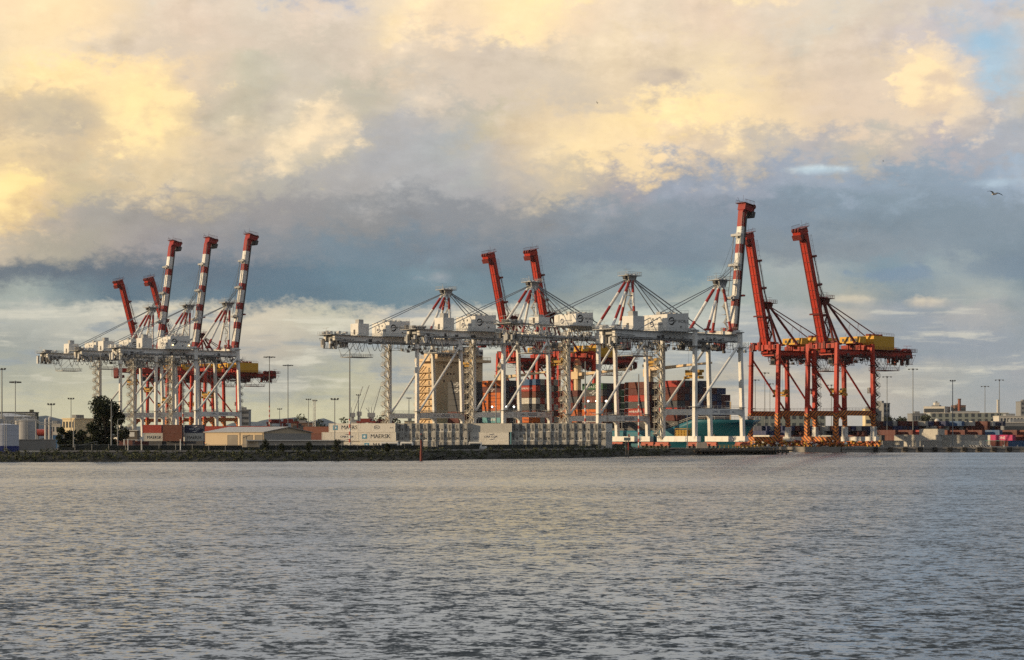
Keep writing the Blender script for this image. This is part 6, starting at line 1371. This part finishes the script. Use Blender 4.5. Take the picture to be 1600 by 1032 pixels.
def carrier(px, Y, rz, label):
    r0 = empty('straddle_carrier', ((px - 800) / F * Y, Y, GZ), rz); tag(r0, label, 'straddle carrier'); m = MATS['crane_dark_red_steel']
    for x in (-4.2, 4.2):
        for y in (-2.2, 2.2): mb = MB(); mb.box((x - 0.35, y - 0.3, 1.0), (x + 0.35, y + 0.3, 11.5), m); mb.build('leg', r0)
    mb = MB()
    for y in (-2.2, 2.2): mb.box((-5, y - 0.35, 11.51), (5, y + 0.35, 12.3), m); mb.box((-5, y - 0.4, 0.8), (5, y + 0.4, 1.6), m)
    mb.box((-3, -2, 12.31), (2, 2, 13.6), m); mb.build('top_frame', r0)
    for x in (-4, -1.4, 1.4, 4):
        for y in (-2.2, 2.2): mb = MB(); mb.tube((x, y - 0.25, 0.7), (x, y + 0.25, 0.7), 0.7, RUB, n=12); mb.build('wheel', r0)
    mb = MB(); mb.box((4.6, -1.2, 8.8), (6.2, 1.2, 11.2), DGREY); mb.box((6.2, -1.0, 9.4), (6.25, 1.0, 10.8), GLASS); mb.build('cab', r0); mb = MB(); mb.box((-3, -1.2, 6.4), (3, 1.2, 7.0), SPR); mb.build('spreader', r0)
carrier(432, 1050, 0.3, 'dark red straddle carrier above the warehouse gable'); carrier(452, 1020, 0.1, 'dark straddle carrier with yellow parts, right of the first one'); carrier(574, 1000, -0.2, 'dark red straddle carrier behind the oval-emblem container'); carrier(600, 1040, 0.2, 'dark straddle carrier left of the white crane stairs')
def jibcrane(px, Y, base_y, tip_px, tip_y, label):
    r0 = empty('harbour_jib_crane', ((px - 800) / F * Y, Y, GZ)); tag(r0, label, 'jib crane', 'far jib cranes'); m = mat('far_crane_grey', (0.24, 0.25, 0.26), 0.6, 0.1); z0 = at(px, base_y, Y).z - GZ
    mb = MB(); mb.box((-2.5, -2.5, 0), (2.5, 2.5, z0), m, top=(1.2, 1.2)); mb.box((-2.2, -2, z0), (2.4, 2, z0 + 4), m); mb.build('tower', r0); t = at(tip_px, tip_y, Y) - Vector(r0.location); mb = MB()
    for y in (-0.9, 0.9): mb.tube((0.5, y, z0 + 3), (t.x, y * 0.3, t.z), 0.28, m, n=5)
    for k in range(9): f0, f1 = k / 9, (k + 1) / 9; a, b = Vector((0.5, -0.9, z0 + 3)), Vector((t.x, -0.3, t.z)); c, d = Vector((0.5, 0.9, z0 + 3)), Vector((t.x, 0.3, t.z)); mb.tube(a.lerp(b, f0), c.lerp(d, f1), 0.14, m, n=4)
    mb.build('jib', r0); mb = MB(); mb.tube((-1, 0, z0 + 9), (t.x, 0, t.z), 0.08, m, n=4); mb.tube((-1, 0, z0 + 3), (-1, 0, z0 + 9), 0.3, m, n=5); mb.build('jib_stay', r0)
jibcrane(551, 1900, 652, 567, 604, 'far grey jib crane, left one of the close pair right of the tall banded mast'); jibcrane(561, 1920, 650, 577, 602, 'far grey jib crane, right one of the close pair right of the tall banded mast'); jibcrane(582, 1880, 652, 595, 604, 'far grey jib crane nearest the white crane stairs'); jibcrane(578, 1910, 652, 572, 638, 'far grey jib crane with a short low jib between taller ones')
lat = empty('lattice_mast', ((491 - 800) / F * 900, 900, GZ)); mb = MB(); h = at(491, 626, 900).z - GZ
for x, y in ((-0.5, -0.5), (0.5, -0.5), (0.5, 0.5), (-0.5, 0.5)): mb.tube((x, y, 0), (x, y, h), 0.07, OFFW, n=4)
for k in range(16):
    s = 1 if k % 2 else -1; mb.tube((-0.5 * s, -0.5, h * k / 16), (0.5 * s, -0.5, h * (k + 1) / 16), 0.05, OFFW, n=4); mb.tube((-0.5, 0.5 * s, h * k / 16), (-0.5, -0.5 * s, h * (k + 1) / 16), 0.05, OFFW, n=4)
mb.build('frame', lat); mb = MB(); mb.box((-0.8, -0.8, h), (0.8, 0.8, h + 0.3), WGREY); mb.build('top', lat); tag(lat, 'pale lattice mast beside the maroon containers right of the warehouse', 'mast')

def gull(px, py, Y, span, rz, label, fold=0.4, tilt=0.0):
    r0 = empty('gull', at(px, py, Y), rz); r0.rotation_euler = (0, tilt, rz); tag(r0, label, 'bird'); GB = mat('gull_grey', (0.10, 0.11, 0.13), 0.8, 0.1); GW = mat('gull_white', (0.7, 0.7, 0.7), 0.8, 0.05)
    s = span; vs = []; 
    prof = [(-0.30, 0.004), (-0.22, 0.030), (-0.08, 0.055), (0.06, 0.055), (0.14, 0.042), (0.18, 0.040), (0.215, 0.026), (0.235, 0.008), (0.265, 0.003)]
    n = 10; mb = MB()
    for y, r in prof:
        for k in range(n): a = 2 * math.pi * k / n; vs.append((math.cos(a) * r * s, y * s, math.sin(a) * r * s * 0.9))
    fs = [(i * n + k, i * n + (k + 1) % n, (i + 1) * n + (k + 1) % n, (i + 1) * n + k) for i in range(len(prof) - 1) for k in range(n)]
    base = len(vs)
    for sg in (-1, 1):                                    # each wing rises from the shoulder to the wrist and droops to the tip
        o = len(vs); pts = [(0.03, 0.0, 0.09, 0.02), (0.14, 0.10, 0.085, 0.016), (0.25, 0.115, 0.07, 0.012), (0.38, 0.075, 0.05, 0.009), (0.50, -0.01 + 0.1 * fold, 0.012, 0.005)]
        for x, z, c, th in pts:
            y0 = 0.05 - 0.08 * (x / 0.5) ** 2 + (0.03 if 0.15 < x < 0.3 else 0)
            vs += [(sg * x * s, (y0 + c) * s, z * s), (sg * x * s, y0 * s, (z + th) * s), (sg * x * s, (y0 - c) * s, z * s), (sg * x * s, y0 * s, (z - th) * s)]
        for i in range(4):
            for k in range(4): a = o + i * 4 + k; b = o + i * 4 + (k + 1) % 4; fs.append((a, b, b + 4, a + 4) if sg > 0 else (b, a, a + 4, b + 4))
    o = len(vs); vs += [(-0.015 * s, -0.26 * s, 0), (0.015 * s, -0.26 * s, 0), (0.06 * s, -0.40 * s, 0.005 * s), (-0.06 * s, -0.40 * s, 0.005 * s), (0, -0.27 * s, -0.012 * s)]; fs += [(o, o + 1, o + 2, o + 3), (o + 3, o + 2, o + 4)]
    mb.add(vs, fs, GB)
    wi = mb._m(GW)
    for j, f in enumerate(mb.f):
        if f[0] >= 3 * n and max(f) < base and j >= 4 * n: mb.mi[j] = wi
    mb.build('body', r0, smooth=True)
gull(1554, 303.5, 150, 1.42, R(20), 'large gull gliding with arched wings at the right of the sky', 0.3, R(10)); gull(933, 161, 500, 0.95, R(60), 'small dark bird high in the middle of the sky', 1.2, R(35)); gull(1380, 252, 600, 0.8, R(80), 'tiny far bird right of centre in the sky', 1.0, R(50))

HILL = mat('hazed_hill_forest', (0.085, 0.115, 0.135), 0.95, 0.25, 0.002)  # distance haze painted in: forest colour lightened towards blue
def hills(px0, px1, Y, peaks, name='hills'):
    vs = []; fs = []; n = 120; m = 14
    for i in range(n + 1):
        px = px0 + (px1 - px0) * i / n; top = 0
        for c, h, w in peaks: top = max(top, h * math.exp(-((px - c) / w) ** 2))
        for j in range(m + 1):
            d = (j / m - 0.35) * 2000; prof = math.exp(-(d / 700) ** 2)
            z = (HZ - (HZ - top)) / F * Y * prof + random.gauss(0, 1.0) * prof * 2 + 2
            vs.append(((px - 800) / F * Y, Y + d, z))
    for i in range(n):
        for j in range(m): a = i * (m + 1) + j; fs.append((a, a + m + 1, a + m + 2, a + 1))
    mb = MB(); mb.add(vs, fs, HILL); kind(mb.build(name, smooth=True), 'structure')
hills(-200, 700, 5200, ((70, 38, 40), (10, 26, 60), (430, 36, 30), (458, 37, 40), (395, 30, 40), (505, 33, 40), (560, 26, 60), (330, 22, 80), (250, 24, 90)))
hills(600, 1900, 5600, ((900, 16, 220), (1300, 18, 160), (1560, 22, 140)))

# ------------------------------------------------------------------ air: the far shore fades slightly to blue
hz = MB(); hz.box((-8000, -60, -2.6), (8000, 6900, 118), None)
me = bpy.data.meshes.new('haze'); me.from_pydata(hz.v, [], hz.f)
hm = bpy.data.materials.new('thin_haze'); hm.use_nodes = True; t = NT(hm.node_tree); t.n.clear()
pv = t.new('ShaderNodeVolumePrincipled'); pv.inputs['Color'].default_value = (0.96, 0.98, 1.0, 1); pv.inputs['Density'].default_value = 0.000013; pv.inputs['Anisotropy'].default_value = 0.0
oo = t.new('ShaderNodeOutputMaterial'); t.l.new(pv.outputs[0], oo.inputs['Volume']); me.materials.append(hm)
ho = bpy.data.objects.new('haze', me); COL.objects.link(ho); kind(ho, 'stuff')
